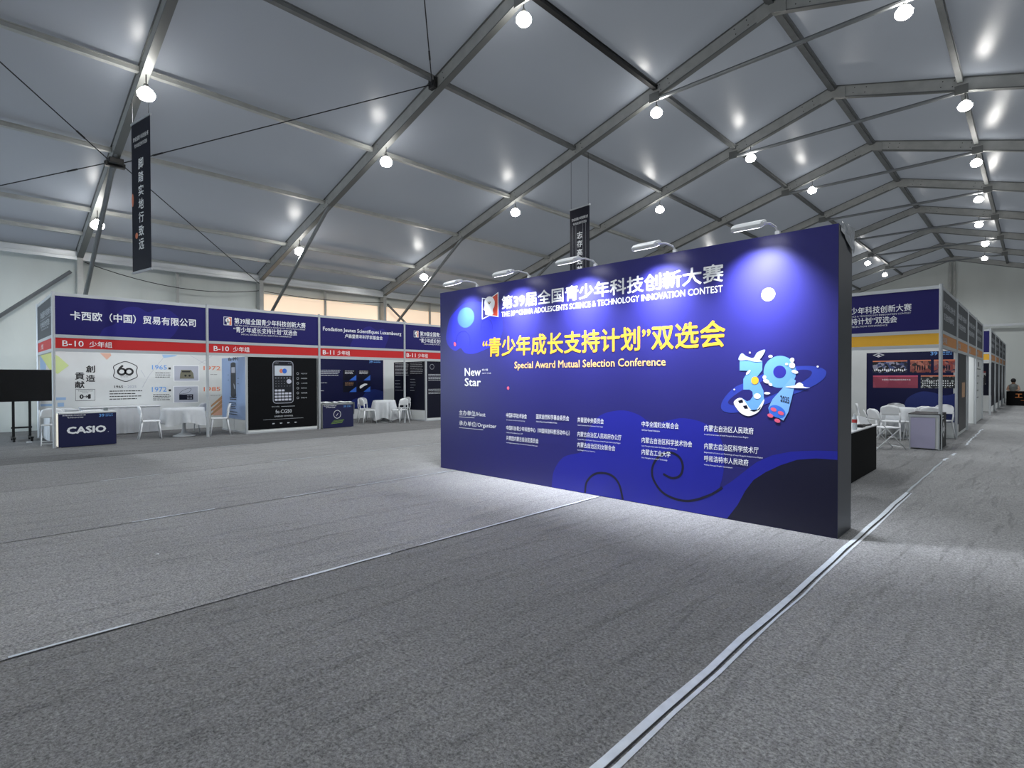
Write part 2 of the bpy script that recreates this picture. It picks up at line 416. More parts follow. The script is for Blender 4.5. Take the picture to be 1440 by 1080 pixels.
# wall posts, wall braces, cables
WP = ['in the bay above the first booth', 'seen against the first lit window', 'seen against the second lit window', 'behind the tall backdrop']
for i in range(3):
    y = FY[i] + 2.6
    o = MB().box((EX - .12, y - .04, 0), (EX - .04, y + .04, EZ)).build('wall_post', M_STEEL)
    tag(o, 'thin grey wall post, ' + WP[i], 'post', 'wall posts')
o = MB().tube([(-20.58, 2.5, 4.68), (-20.58, -2.3, .2)], .05).build('wall_brace', M_TUBE)
tag(o, 'grey diagonal brace on the white left wall beside the nearest frame', 'brace', 'wall braces')
o = MB().tube([(-20.58, 13.4, 4.75), (-20.58, 17.9, 1.2)], .05).build('wall_brace', M_TUBE)
tag(o, 'short grey diagonal brace beside the third frame column, by the lit window', 'brace', 'wall braces')
N0 = (-15.55, FY[0] + .02, zr(-15.55) - .02)
CB = [((-15.6, FY[0] - .1, 6.6), (-10.15, NY + .1, 8.25), 'black wire brace rising left from the nearest frame toward the picture edge'),
      ((-15.6, FY[0] - .1, 6.55), (-20.5, NY + .1, 4.95), 'black wire brace falling left from the nearest frame'),
      ((-15.5, FY[0] + .1, 6.55), (-10.15, FY[1] - .1, 8.35), 'black wire brace rising from the nearest frame to the second frame'),
      ((-15.5, FY[0] + .1, 6.55), (-20.5, FY[1] - .1, 4.98), 'black wire brace falling from the nearest frame to the second frame column'),
      ((-10.2, FY[1] - .1, 8.3), (RX, FY[0] + .1, RZ), 'black wire brace running up from the second frame out of the picture')]
for a, b, lab in CB:
    a, b = Vector(a), Vector(b); t = thing('wire_brace', lab, 'cable', a, group='roof wire braces')
    MB().tube([a, b], .012, 6).build('wire', M_CABLE, t)
    q = a + (b - a) * .12; MB().tube([q - (b - a).normalized() * .12, q + (b - a).normalized() * .12], .02, 8).build('turnbuckle', M_CABLE, t)
t = tag(MB().box((-15.75, FY[0] - .14, 6.5), (-15.35, FY[0] + .14, 6.62)).box((-15.62, FY[0] - .2, 6.45), (-15.5, FY[0] + .2, 6.56)).build('cable_bracket', M_BLACK, bevel=.01),
        'black bracket under the nearest frame where four wires meet', 'bracket')
tag(MB().box((-10.28, FY[1] - .16, 8.25), (-10.06, FY[1] + .02, 8.5)).build('cable_bracket', M_BLACK, bevel=.01),
    'black bracket on the second frame where two wires meet', 'bracket')
for k, (y0, y1, z0, zm, z1) in enumerate([(FY[0] + .1, FY[1] - .1, 5.0, 4.52, 4.72), (FY[1] + .1, FY[2] - .1, 4.72, 4.66, 4.8)]):
    pts = [(-20.56, y0 + (y1 - y0) * u, z0 + (z1 - z0) * u - 4 * ((z0 + z1) / 2 - zm) * u * (1 - u)) for u in [j / 12 for j in range(13)]]
    tag(MB().tube(pts, .012, 6).build('sagging_cable', M_CABLE), 'thin black cable sagging along the left wall ' + ('over the first booth' if k == 0 else 'past the first lit window'), 'cable', 'sagging wall cables')
# lit windows in the left wall
for k, (y0, y1) in enumerate([(FY[1] + .2, FY[2] - .2), (FY[2] + .2, FY[3] - .2), (FY[3] + .2, FY[4] - .2)]):
    struct(MB().box((WX + .06, y0, 3.0), (WX + .075, y1, 4.66)).build('window_%d' % (k + 1), M_WINDOW))

# hanging lamps
def make_lamp():
    t = thing('hanging_lamp', '', 'lamp')
    MB().tube([(0, 0, .17), (0, 0, .375)], .01, 6).build('cord', M_CABLE, t, local=True)
    MB().lathe([(.0, .19), (.04, .185), (.05, .15), (.055, .12)], n=14).build('lamp_holder', M_STEELD, t, local=True, smooth=True)
    MB().lathe([(.055, .12), (.11, .08), (.155, .01), (.15, -.05), (.11, -.10), (.05, -.125), (0, -.13)], n=14).build('bulb', M_LENS, t, local=True, smooth=True)
    return t
L1 = make_lamp(); L0 = copy_tree(L1); first = True
LAMPS = [(0, -17.79, 'low on the left slope'), (0, -12.6, 'above the hanging banner'), (0, -7.2, 'added out of view above the camera'), (0, -1.5, 'added out of view right of the ridge'),  # last two here are added out of view, to light the near floor
         (1, -17.4, 'low on the left slope'), (1, -12.3, 'midway up the left slope'), (1, -7.38, 'high on the left slope'),
         (2, -17.74, 'low on the left slope'), (2, -12.65, 'midway up the left slope'), (2, -7.4, 'high on the left slope'), (2, -1.95, 'added out of view right of the ridge'),
         (3, -10.2, 'midway up the left slope'), (3, -6.88, 'high on the left slope'), (3, -1.4, 'added out of view right of the ridge'),
         (4, -6.45, 'high on the left slope'), (4, -1.5, 'added out of view right of the ridge'), (5, -1.75, 'added out of view right of the ridge'), (6, -2.05, 'added out of view right of the ridge'),
         (7, -7.6, 'high on the left slope'), (7, -2.1, 'added out of view right of the ridge'), (8, -7.6, 'high on the left slope'), (8, -2.4, 'added out of view right of the ridge'),
         (0, 4.5, 'far down the right slope'), (3, 5.0, 'far down the right slope'), (5, -12.5, 'midway up the left slope'), (5, 5.0, 'far down the right slope')]  # first one is added out of view, to light the right foreground
for fi, x, w in LAMPS:
    o = L0 if first else copy_tree(L1); first = False
    o.location = (x, FY[fi] - .0, zr(x) - .38); o['group'] = 'hanging lamps'
    ld = bpy.data.lights.new('lamp_light', 'SPOT'); ld.energy = LAMPW * (.5 if x < -17 else 1); ld.spot_size = R(165); ld.spot_blend = .6; ld.shadow_soft_size = .15; ld.color = (.93, .97, 1.0)
    lo = bpy.data.objects.new('lamp_light', ld); COL.objects.link(lo); lo.parent = o; lo.location = (0, 0, -.15)
    o['label'] = 'lit white lamp hanging under the %s frame, %s' % (ORD[fi], w)

for o_ in list(L1.children): bpy.data.objects.remove(o_)
bpy.data.objects.remove(L1)
# hanging banners
def banner(cx, cy, w, th, z0, z1, small, word, label, ztop):
    t = thing('hanging_banner', label, 'banner', (cx, cy, z0), group='hanging banners')
    r = Vector((math.cos(th), math.sin(th), 0)); P = Plane((cx, cy, 0), r)
    def slab(a0, a1, za, zb, d0, d1):
        q = [P.p(a, z, d) for z in (za, zb) for a, d in ((a0, d0), (a1, d0), (a1, d1), (a0, d1))]
        return MB().add(q, [(0, 3, 2, 1), (4, 5, 6, 7), (0, 1, 5, 4), (1, 2, 6, 5), (2, 3, 7, 6), (3, 0, 4, 7)])
    slab(-w / 2, w / 2, z0, z1, -.003, .003).build('cloth', M_INK, t)
    slab(-w / 2 - .02, w / 2 + .02, z1 - .01, z1 + .03, -.015, .015).build('top_bar', M_ALU, t)
    slab(-w / 2 - .02, w / 2 + .02, z0 - .03, z0 + .01, -.015, .015).build('bottom_bar', M_ALU, t)
    MB().tube([P.p(-w / 2 + .05, z1 + .02), P.p(-w / 2 + .05, ztop)], .006, 5).tube([P.p(w / 2 - .05, z1 + .02), P.p(w / 2 - .05, ztop)], .006, 5).build('cord', M_CABLE, t)
    tx = MB()
    P.text(tx, '第39届全国青少年科技创新大赛', -w * .40, w * .42, z1 - .36, z1 - .27, .006, .01)
    P.text(tx, '“青少年成长支持计划”双选会', -w * .34, w * .36, z1 - .49, z1 - .41, .006, .01)
    zt = z1 - .72; ch = .235
    for k, c in enumerate(word):
        P.text(tx, c, -.105, .115, zt - k * .26 - .21, zt - k * .26, .006, .02)
    tx.build('lettering', M_TXT, t)
    return t, P
b1, P1 = banner(-12.5, 2.6, .8, R(10), 3.6, 6.5, '', '脚踏实地行致远', 'long black vertical banner hanging over the first booth, left of the picture', 7.0)
dots = MB(); P1.ell(dots, -.36, 5.02, .045, .13, .006); P1.ell(dots, -.2, 4.3, .06, .06, .006); dots.build('orange_spot', M_CORAL, b1)
b2, P2 = banner(-10.0, 13.3, .8, R(-6), 3.7, 6.65, '', '志存高远梦前行', 'dark vertical banner partly hidden behind the top edge of the blue backdrop', 8.2)
ln = MB()
for a in (-.28, -.15, .13, .25): P2.stroke(ln, [(a, 6.15), (a + .02, 3.75)], .006, .005)
ln.build('vertical_lines', M_DIMTXT, b2)

# ------------------------------------------------------------------ the big backdrop
BX0, BX1, BY, BH = -7.18, -1.32, 5.70, 2.92
t = thing('backdrop_wall', 'tall blue printed backdrop wall standing alone on the carpet', 'backdrop', ((BX0 + BX1) / 2, BY, 0))
M_BP = mat('backdrop_print', (40, 39, 108), 0.31, spec=0.45)
M_BSIDE = mat('backdrop_side', (58, 62, 70), 0.42, spec=0.5)
M_BCL = mat('backdrop_cloud', (35, 39, 150), 0.31, spec=0.45)
M_BCL2 = mat('backdrop_upper_cloud', (40, 44, 176), 0.31, spec=0.45)
M_BDK = mat('backdrop_dark_hill', (24, 24, 48), 0.31, spec=0.45)
M_BCURL = mat('backdrop_curl', (17, 17, 44), 0.4)
M_GOLD = mat('gold_lettering', (236, 170, 50), 0.45)
M_GOLD2 = mat('pale_gold_lettering', (240, 190, 120), 0.45)
body = MB().box((BX0, BY + .002, 0), (BX1, BY + .5, BH)).build('body', M_BSIDE, t, bevel=.004)
B = Plane((0, BY, 0), (1, 0, 0))
f = MB(); B.rect(f, BX0 + .003, BX1 - .003, .004, BH - .003, .001)
f.build('printed_face', M_BP, t)
cl = MB()
lower = [(-4.76, .006)] + spline([(-4.76, .03), (-4.72, .24), (-4.55, .44), (-4.26, .53), (-4.20, .62), (-4.16, .80), (-3.97, 1.02), (-3.66, 1.10), (-3.42, 1.06), (-3.24, .97), (-3.03, 1.01), (-2.85, 1.045),
          (-2.62, 1.01), (-2.45, .90), (-2.385, .72), (-2.39, .49), (-2.43, .33)], closed=False, n=5) + [(-2.40, .33), (-2.31, .40), (-2.20, .50), (-2.05, .635), (-1.9, .72), (-1.72, .775), (-1.5, .805), (BX1 - .004, .815), (BX1 - .004, .735), (-1.5, .73), (-1.67, .70), (-1.82, .63), (-1.96, .545), (-2.08, .45), (-2.16, .33), (-2.24, .17), (-2.35, .006)]
B.poly(cl, lower, .002); cl.build('cloud_print', M_BCL, t)
hl = MB()
B.poly(hl, [(-2.35, .006), (-2.24, .17), (-2.16, .33), (-2.08, .45), (-1.96, .545), (-1.82, .63), (-1.67, .70), (-1.5, .73), (BX1 - .004, .735), (BX1 - .004, .006)], .002)
hl.build('dark_hill_print', M_BDK, t)
up_ = MB()
B.poly(up_, spline([(-7.02, 2.22), (-6.93, 2.47), (-6.72, 2.62), (-6.45, 2.70), (-6.15, 2.66), (-5.95, 2.60), (-5.78, 2.52), (-5.70, 2.3), (-5.74, 2.12), (-5.85, 2.02), (-6.1, 1.93), (-6.35, 1.88), (-6.55, 1.90), (-6.66, 1.98), (-6.78, 1.94), (-6.93, 2.0), (-7.01, 2.1)], n=5), .002)
up_.build('cloud_print', M_BCL2, t)
cu = MB()
B.stroke(cu, spline([(-4.2, .01), (-4.17, .16), (-4.03, .28), (-3.82, .295), (-3.69, .20), (-3.63, .01)], False), .028, .003)
B.stroke(cu, spline([(-3.09, .39), (-2.98, .355), (-2.88, .40), (-2.85, .51), (-2.9, .61), (-3.03, .645), (-3.16, .57), (-3.23, .44), (-3.21, .30), (-3.07, .16), (-2.81, .12), (-2.55, .22), (-2.40, .33)], False), .027, .003)
for c in ((-6.60, 2.08, .17), (-6.05, 2.27, .13)):
    B.stroke(cu, [(c[0] + c[2] * math.cos(a), c[1] + c[2] * math.sin(a)) for a in [R(-20 + 10 * k) for k in range(23)]], .005, .003)
cu.build('curl_lines', M_BCURL, t)
gl = MB(); B.ell(gl, -6.53, 2.46, .2, .16, .003); gl.build('pale_glow', mat('backdrop_glow', (58, 92, 200), .4), t)  # soft glow on the upper cloud, painted as a flat pale oval
# emblem left of the title: an open book with a head
lg = MB(); B.poly(lg, [(-6.15, 2.40), (-6.15, 2.735), (-5.99, 2.70), (-5.79, 2.785), (-5.79, 2.41), (-5.98, 2.445)], .003); em = lg.build('emblem', M_TXT, t)
lg = MB(); B.poly(lg, [(-5.98, 2.46), (-5.99, 2.69), (-5.805, 2.765), (-5.805, 2.425)], .004); lg.build('red_half', mat('emblem_red', (206, 66, 40), .5), em)
lg = MB(); B.poly(lg, [(-6.135, 2.415), (-6.135, 2.72), (-5.99, 2.685), (-5.98, 2.46)], .004); lg.build('blue_half', M_BP, em)
lg = MB(); B.poly(lg, spline([(-6.07, 2.47), (-6.08, 2.53), (-6.115, 2.55), (-6.09, 2.60), (-6.09, 2.68), (-6.02, 2.735), (-5.93, 2.725), (-5.87, 2.66), (-5.875, 2.58), (-5.91, 2.53), (-5.90, 2.46), (-5.98, 2.455)], n=4), .005); hd = lg.build('head_shape', M_TXT, em)
lg = MB()
for a in (-40, 0, 40): B.ell(lg, -5.985 + .028 * math.sin(R(a)), 2.625 + .02 * math.cos(R(a)), .007, .03, .006, 10, -R(a))
lg.build('sprout', mat('emblem_sprout', (120, 90, 30), .5), em)
tx = MB()
B.text(tx, '第39届全国青少年科技创新大赛', -5.72, -2.39, 2.515, 2.715, .004, .018)
B.text(tx, 'THE 39   CHINA ADOLESCENTS SCIENCE & TECHNOLOGY INNOVATION CONTEST', -5.72, -2.40, 2.405, 2.48, .004, .009)
B.text(tx, 'th', -5.43, -5.385, 2.445, 2.48, .004, .01)
tx.build('title_lettering', M_TXT, t)
tx = MB(); B.text(tx, '“青少年成长支持计划”双选会', -6.14, -2.37, 1.82, 2.115, .004, .020); tx.build('gold_lettering', M_GOLD, t)
tx = MB(); B.text(tx, 'Special Award Mutual Selection Conference', -5.46, -3.06, 1.605, 1.735, .004, .012); tx.build('subtitle_lettering', M_GOLD2, t)
tx = MB(); B.text(tx, 'New', -6.56, -6.18, 1.53, 1.66, .004, .018); B.text(tx, 'Star', -6.56, -6.18, 1.37, 1.50, .004, .018)
B.text(tx, '新小星', -6.15, -6.02, 1.61, 1.64, .004); B.text(tx, 'NEW STAR', -6.15, -5.95, 1.565, 1.58, .004)
tx.build('badge_lettering', M_TXT, t)
tx = MB()
B.text(tx, '主办单位/Host', -6.7, -6.08, .90, .985, .004, .008); B.text(tx, '承办单位/Organizer', -6.7, -5.84, .725, .815, .004, .008)
B.rect(tx, -6.7, -6.33, .872, .878, .004); B.rect(tx, -6.7, -6.13, .698, .704, .004)
ORG = [(-5.63, -5.22, .985, '中国科学技术协会', 'China Association for Science and Technology'), (-5.04, -4.46, .995, '国家自然科学基金委员会', 'National Natural Science Foundation of China'),
       (-5.63, -4.45, .80, '中国科协青少年科技中心（中国科协科普活动中心）', 'Children and Youth Science Center, CAST'), (-5.63, -5.0, .65, '共青团内蒙古自治区委员会', 'Inner Mongolia Autonomous Region Committee of the Communist Youth League'),
       (-4.32, -3.91, .985, '共青团中央委员会', 'Central Committee of the Communist Youth League'), (-4.32, -3.65, .80, '内蒙古自治区人民政府办公厅', 'General Office of the People\'s Government of Inner Mongolia Autonomous Region'),
       (-4.32, -3.74, .66, '内蒙古自治区妇女联合会', 'Inner Mongolia Women\'s Federation'),
       (-3.37, -2.90, .985, '中华全国妇女联合会', 'All-China Women\'s Federation'), (-3.37, -2.74, .795, '内蒙古自治区科学技术协会', 'Inner Mongolia Association for Science and Technology'), (-3.37, -3.0, .655, '内蒙古工业大学', 'Inner Mongolia University of Technology'),
       (-2.6, -2.08, .985, '内蒙古自治区人民政府', 'People\'s Government of Inner Mongolia Autonomous Region'), (-2.6, -2.03, .79, '内蒙古自治区科学技术厅', 'Department of Science and Technology of Inner Mongolia Autonomous Region'), (-2.6, -2.13, .655, '呼和浩特市人民政府', 'Hohhot Municipal People\'s Government')]
for a0, a1, z, zh, en in ORG:
    B.text(tx, zh, a0, a1, z - .068, z, .004, .006); B.text(tx, en, a0, a0 + len(en) * .0085, z - .115, z - .095, .004)
tx.build('organizer_lettering', M_TXT, t)
mo = MB(); B.ell(mo, -1.94, 2.33, .065, .065, .003, 32); mo.build('white_disc', M_TXT, t)
mo = MB(); B.ell(mo, -5.59, 1.35, .025, .025, .003); B.ell(mo, -6.80, 2.05, .028, .036, .004, rot=.3); mo.build('pink_dot', M_PINK, t)
# the pale blue numeral emblem at the right
def E(x, y): # crop pixels of the emblem to the face
    return (-2.455 + x / 1440 * 1.125 - 0.0 + (x / 1440) ** 2 * 0.0, 1.78 - y / 1016 * .82)
def emb(px, py):
    u = px / 1440; ax = -2.447 + 1.06 * u + .105 * u * u
    k = 7.87 - 1.66 * u
    return (ax, 1.5 + (532 - (480 + py / 8.47)) * k / 763.4)
rg = MB()
outer = [emb(*q) for q in spline([(40, 690), (90, 620), (230, 530), (400, 480), (640, 400), (860, 350), (1040, 335), (1180, 340), (1275, 375), (1270, 440), (1180, 510), (980, 590), (760, 650), (560, 705), (360, 745), (180, 755), (70, 735)], n=5)]
B.poly(rg, outer, .0025); rgo = rg.build('planet_ring', mat('ring_blue', (44, 62, 164), .45), t)
rg = MB(); B.poly(rg, [emb(*q) for q in spline([(140, 660), (230, 600), (420, 525), (720, 440), (960, 380), (1080, 370), (1140, 390), (1110, 440), (960, 520), (700, 605), (420, 680), (230, 690)], n=5)], .003); rg.build('ring_gap', M_BP, rgo)
nm = MB()
B.poly(nm, [emb(*q) for q in [(300, 290), (590, 290), (590, 375), (520, 440), (560, 490), (605, 560), (612, 640), (585, 710), (520, 765), (430, 785), (340, 765), (260, 710), (225, 660), (260, 635), (330, 625), (400, 655), (440, 645), (475, 610), (470, 570), (430, 550), (350, 550), (350, 455), (420, 380), (300, 380)]], .004)
em9 = nm.build('numeral_three', M_LBLUE, t)
nm = MB(); B.poly(nm, [emb(*q) for q in spline([(225, 655), (330, 625), (450, 730), (520, 735), (612, 640), (600, 690), (540, 755), (430, 788), (330, 765), (255, 710)], n=4)], .005); nm.build('white_edge', M_TXT, em9)
nm = MB(); B.poly(nm, [emb(*q) for q in [(280, 650), (340, 635), (350, 665), (300, 672)]], .006); B.poly(nm, [emb(*q) for q in [(345, 695), (395, 690), (415, 720), (370, 722)]], .006); B.poly(nm, [emb(*q) for q in [(430, 735), (520, 742), (580, 700), (560, 730), (490, 750)]], .006); nm.build('dark_window', M_INK, em9)
nm = MB(); B.poly(nm, [emb(*q) for q in spline([(285, 275), (330, 225), (390, 250), (480, 265), (530, 215), (625, 190), (590, 250), (560, 280), (590, 295), (500, 300), (400, 285), (320, 290)], n=4)], .006); nm.build('wave_crest', mat('wave_pale', (180, 205, 240), .5), em9)
nm = MB(); B.ell(nm, *emb(500, 468), .037, .040, .006); nm.build('yellow_ball', M_YEL, em9)
nm = MB(); B.ell(nm, *emb(530, 610), .034, .028, .006); B.ell(nm, *emb(415, 395), .03, .012, .006, rot=.8); B.ell(nm, *emb(650, 585), .03, .012, .006); nm.build('white_figure', M_TXT, em9)
nine = MB()
c9 = emb(795, 390); B.ell(nine, *c9, .152, .158, .004, 40); n9 = nine.build('numeral_nine', M_LBLUE, t)
nm = MB(); B.ell(nm, *c9, .06, .062, .005, 30); nm.build('dark_core', mat('core_blue', (44, 44, 150), .45), n9)
nm = MB(); B.poly(nm, [emb(*q) for q in [(925, 445), (975, 470), (930, 640), (895, 760), (840, 840), (760, 800), (680, 770), (665, 720), (715, 640), (830, 540)]], .0055); rk = nm.build('rocket', mat('rocket_blue', (120, 172, 236), .5), n9)
nm = MB(); B.ell(nm, *emb(768, 755), .083, .058, .006, 26, R(-28)); nm.build('rocket_base', M_MBLUE, rk)
nm = MB()
for q in ((728, 735), (812, 770), (690, 790), (772, 838)): B.ell(nm, *emb(*q), .029, .019, .007, 18, R(-20))
nm.build('rocket_nozzle', M_PINK, rk)
nm = MB(); B.text(nm, '2035', emb(805, 590)[0], emb(905, 590)[0], emb(0, 618)[1] - .02, emb(0, 575)[1] - .012, .007, .012, slope=-.25); nm.build('year_lettering', M_INKTXT, rk)
nm = MB()
B.ell(nm, *emb(935, 280), .02, .022, .007); B.ell(nm, *emb(935, 330), .026, .03, .007, rot=.3); B.ell(nm, *emb(965, 390), .03, .016, .007, rot=-.3); B.ell(nm, *emb(875, 318), .014, .012, .007); B.ell(nm, *emb(690, 250), .02, .014, .007)
B.ell(nm, *emb(618, 440), .018, .02, .007); B.ell(nm, *emb(640, 475), .032, .02, .007, rot=-.5); B.ell(nm, *emb(690, 505), .02, .014, .007, rot=-.6)
nm.build('white_figure', M_TXT, n9)
nm = MB(); B.poly(nm, [emb(*q) for q in spline([(862, 530), (930, 520), (965, 515), (1010, 488), (1050, 505), (1060, 528), (1125, 540), (1000, 542)], n=4)], .008); nm.build('small_cloud', M_TXT, n9)
nm = MB()
for q in ((230, 548), (435, 218), (1200, 340)): B.ell(nm, *emb(*q), .009, .009, .006, 12)
nm.build('star_dot', M_TXT, t)
# crumpled film at the top right corner
w = MB()
pts = []
for a in range(7):
    for b_ in range(5):
        pts.append((BX1 + .006 + .02 * rnd.random(), BY + .05 + .45 * a / 6, BH + .03 - .26 * b_ / 4 * (0.4 + .6 * a / 6) + .03 * rnd.random()))
w.add(pts, [(a * 5 + b_, a * 5 + b_ + 1, a * 5 + b_ + 6, a * 5 + b_ + 5) for a in range(6) for b_ in range(4)])
w.build('crumpled_film', mat('clear_film', (170, 174, 180), .2), t, smooth=False)

# floodlights over its top edge
def make_head():
    t = thing('arm_floodlight', '', 'floodlight')
    hd = MB().prism([(-.09, -.022), (.09, -.022), (.09, .012), (.05, .034), (-.05, .034), (-.09, .018)], -.14, .14)
    hd.v = [(c, a, b) for a, b, c in hd.v]
    hd = hd.build('lamp_head', M_WHITE, t, local=True, bevel=.008); hd.rotation_euler = (R(21), 0, 0)
    MB().box((-.12, -.07, -.026), (.12, .07, -.0225)).build('lens', M_HEADLENS, hd, local=True)
    MB().box((.10, -.03, -.01), (.15, .05, .02)).build('hinge', M_WHITE, hd, local=True, bevel=.006)
    MB().tube([(.13, .03, .01), (.14, .16, .035), (.14, .33, .03), (.14, .385, -.005)], .011, 6).build('arm', M_WHITE, t, local=True)
    MB().box((.118, .362, -.05), (.162, .40, .0)).build('clamp', M_WHITE, t, local=True, bevel=.004)
    return t
H0 = make_head()
for k, (x, lab) in enumerate(zip((-6.42, -5.33, -4.19, -3.10, -2.0), ('first', 'second', 'third', 'fourth', 'fifth'))):
    o = H0 if k == 0 else copy_tree(H0)
    o.location = (x, BY - .36, BH + .03)
    o['group'] = 'floodlights over the backdrop'; o['label'] = '%s white arm floodlight from the left on top of the blue backdrop' % lab
    ld = bpy.data.lights.new('floodlight_beam', 'AREA'); ld.shape = 'RECTANGLE'; ld.size = .24; ld.size_y = .14; ld.energy = HEADW; ld.color = (.86, .90, 1.0); ld.spread = R(92)
    lo = bpy.data.objects.new('floodlight_beam', ld); COL.objects.link(lo); lo.parent = o; lo.location = (0, .014, -.034); lo.rotation_euler = (R(22), 0, 0)

for k, x in enumerate((-4.6, -3.2, -1.8)):
    o = copy_tree(H0); o.location = (x, BY + .5 + .36, BH + .0); o.rotation_euler = (0, 0, R(180)); o['group'] = 'floodlights behind the backdrop'
    o['label'] = '%s white arm floodlight on the far side of the blue backdrop' % ('first', 'second', 'third')[k]
# ------------------------------------------------------------------ exhibition booths
LX = -15.30
def fascia(t, P, a0, a1, board, band, zs=(2.10, 2.17, 2.40, 2.47, 3.31, 3.38)):
    b = MB(); P.box(b, a0, a1, zs[3], zs[4], -.03, 0); bo = b.build('fascia_board', board, t)
    b = MB(); P.box(b, a0, a1, zs[1], zs[2], -.03, 0); nb = b.build('number_band', band, t)
    r = MB()
    for z0, z1 in ((zs[0], zs[1]), (zs[2], zs[3]), (zs[4], zs[5])): P.box(r, a0, a1, z0, z1, -.045, .008)
    r.build('fascia_rail', M_ALU, t)
    return bo, nb
def post(t, x, y, z=3.40, s=.032):
    b = MB(); c = s * .42
    b.prism([(x - s, y - c), (x - c, y - s), (x + c, y - s), (x + s, y - c), (x + s, y + c), (x + c, y + s), (x - c, y + s), (x - s, y + c)], 0, z)
    return b.build('post', M_ALU, t)
def contest_title(P, a, bo, tm=M_TXT, logo=True, d=0.0):
    tx = MB()
    P.text(tx, '第39届全国青少年科技创新大赛', a + .66, a + 2.61, 2.955 + d, 3.115 + d, .003, .011)
    P.text(tx, 'THE 39th CHINA ADOLESCENTS SCIENCE & TECHNOLOGY INNOVATION CONTEST', a + .66, a + 2.60, 2.895 + d, 2.93 + d, .003)
    P.text(tx, '“青少年成长支持计划”双选会', a + .64, a + 2.36, 2.725 + d, 2.875 + d, .003, .011)
    P.text(tx, 'SPECIAL AWARD MUTUAL SELECTION CONFERENCE', a + .83, a + 2.19, 2.665 + d, 2.70 + d, .003)
    tx.build('lettering', tm, bo)
    if logo:
        e = MB(); P.rect(e, a + .40, a + .60, 2.90 + d, 3.12 + d, .002); eo = e.build('emblem', M_TXT, bo)
        e = MB(); P.rect(e, a + .505, a + .59, 2.912 + d, 3.108 + d, .003); e.build('red_half', M_CORAL, eo)
        e = MB(); P.rect(e, a + .41, a + .505, 2.912 + d, 3.108 + d, .003); e.build('navy_half', M_NAVY, eo)
        e = MB(); P.ell(e, a + .50, 3.03 + d, .058, .062, .004); P.rect(e, a + .475, a + .54, 2.915 + d, 3.0 + d, .004); hd_ = e.build('head_shape', M_TXT, eo)
        e = MB(); P.ell(e, a + .50, 3.035 + d, .02, .028, .005); e.build('sprout', M_TAN, eo)
def number_text(P, nb, no, grp, a, tm=M_TXT):
    tx = MB(); P.text(tx, no, a, a + .37, 2.215, 2.345, .003, .008); P.text(tx, grp, a + .47, a + .89, 2.21, 2.345, .003, .01)
    tx.build('lettering', tm, nb)
def lines(P, mb, a0, a1, z0, z1, n, off=.004, h=.010, jag=.35):
    for k in range(n):
        z = z1 - (z1 - z0) * k / max(1, n - 1)
        x = a0; end = a1 - (a1 - a0) * jag * rnd.random()
        while x < end:
            wd = min(end - x, .03 + .07 * rnd.random()); P.rect(mb, x, x + wd, z, z + h, off); x += wd + .012
def spot(t, x, y, z, aim, en):
    sp = MB().tube([(x, y, z), (x - .03, y, z - .10)], .035, 10).build('spotlight', M_WHITE, t)
    ld = bpy.data.lights.new('booth_spot', 'SPOT'); ld.energy = en; ld.spot_size = R(95); ld.spot_blend = .8; ld.shadow_soft_size = .05; ld.color = (.93, .97, 1)
    lo = bpy.data.objects.new('booth_spot', ld); COL.objects.link(lo); lo.location = (x - .05, y, z - .13)
    lo.rotation_euler = (Vector(aim) - Vector(lo.location)).to_track_quat('-Z', 'Y').to_euler()

# booth with the white timeline wall
Y0, Y1, Y2, Y3, Y4 = 1.55, 4.58, 7.60, 10.62, 13.64
t = thing('exhibition_booth', 'left exhibition booth with white timeline wall and red B-10 bands', 'booth', (LX, Y0, 0), group='booths along the left wall')
FP = Plane((LX, 0, 0), (0, 1, 0)); BK = -18.27; BP_ = Plane((BK, 0, 0), (0, 1, 0))
MB().box((BK - .04, Y0, .0), (BK, Y2, 2.30)).build('back_panel', M_PANEL, t)
bo, nb = fascia(t, FP, Y0 + .03, Y1 - .03, M_NAVY, M_RED)
c = MB(); FP.poly(c, [(2.35, 2.475)] + spline([(2.37, 2.52), (2.45, 2.66), (2.66, 2.78), (2.70, 3.0), (2.86, 3.16), (3.1, 3.19), (3.30, 3.09), (3.45, 3.16), (3.69, 3.19), (3.92, 3.03), (3.95, 2.85), (3.87, 2.64), (3.76, 2.50)], False) + [(3.74, 2.475)], .0015); c.build('cloud_print', M_NAVY2, bo)
tx = MB(); FP.text(tx, '卡西欧（中国）贸易有限公司', 1.84, 4.32, 2.80, 3.005, .003, .018); tx.build('lettering', M_TXT, bo)
number_text(FP, nb, 'B-10', '少年组', 1.70)
bo, nb = fascia(t, FP, Y1 + .03, Y2 - .03, M_NAVY, M_RED); contest_title(FP, 4.575, bo); number_text(FP, nb, 'B-10', '少年组', 4.73)
SP = Plane((0, Y0, 0), (1, 0, 0))
bo, nb = fascia(t, SP, BK, LX - .03, M_GREYPRINT, M_RED); contest_title(SP, BK + .0, bo, M_DIMTXT, False); 
tx = MB(); SP.text(tx, '少年组', BK + .7, BK + 1.15, 2.21, 2.345, .003, .01); tx.build('lettering', M_TXT, nb)
for y in (Y0, Y1, Y2): post(t, LX, y)
post(t, BK + .03, Y0); post(t, BK + .03, Y2)
spot(t, LX - .25, Y0 + .75, 2.55, (BK, Y0 + .75, 1.5), 27); spot(t, LX - .25, Y0 + 1.75, 2.55, (BK, Y0 + 1.75, 1.5), 27); spot(t, LX - .25, Y0 + 2.7, 2.55, (BK, Y0 + 2.9, 1.5), 27)
spot(t, LX - .25, Y1 + .5, 2.55, (BK, Y1 + .9, 1.5), 20)
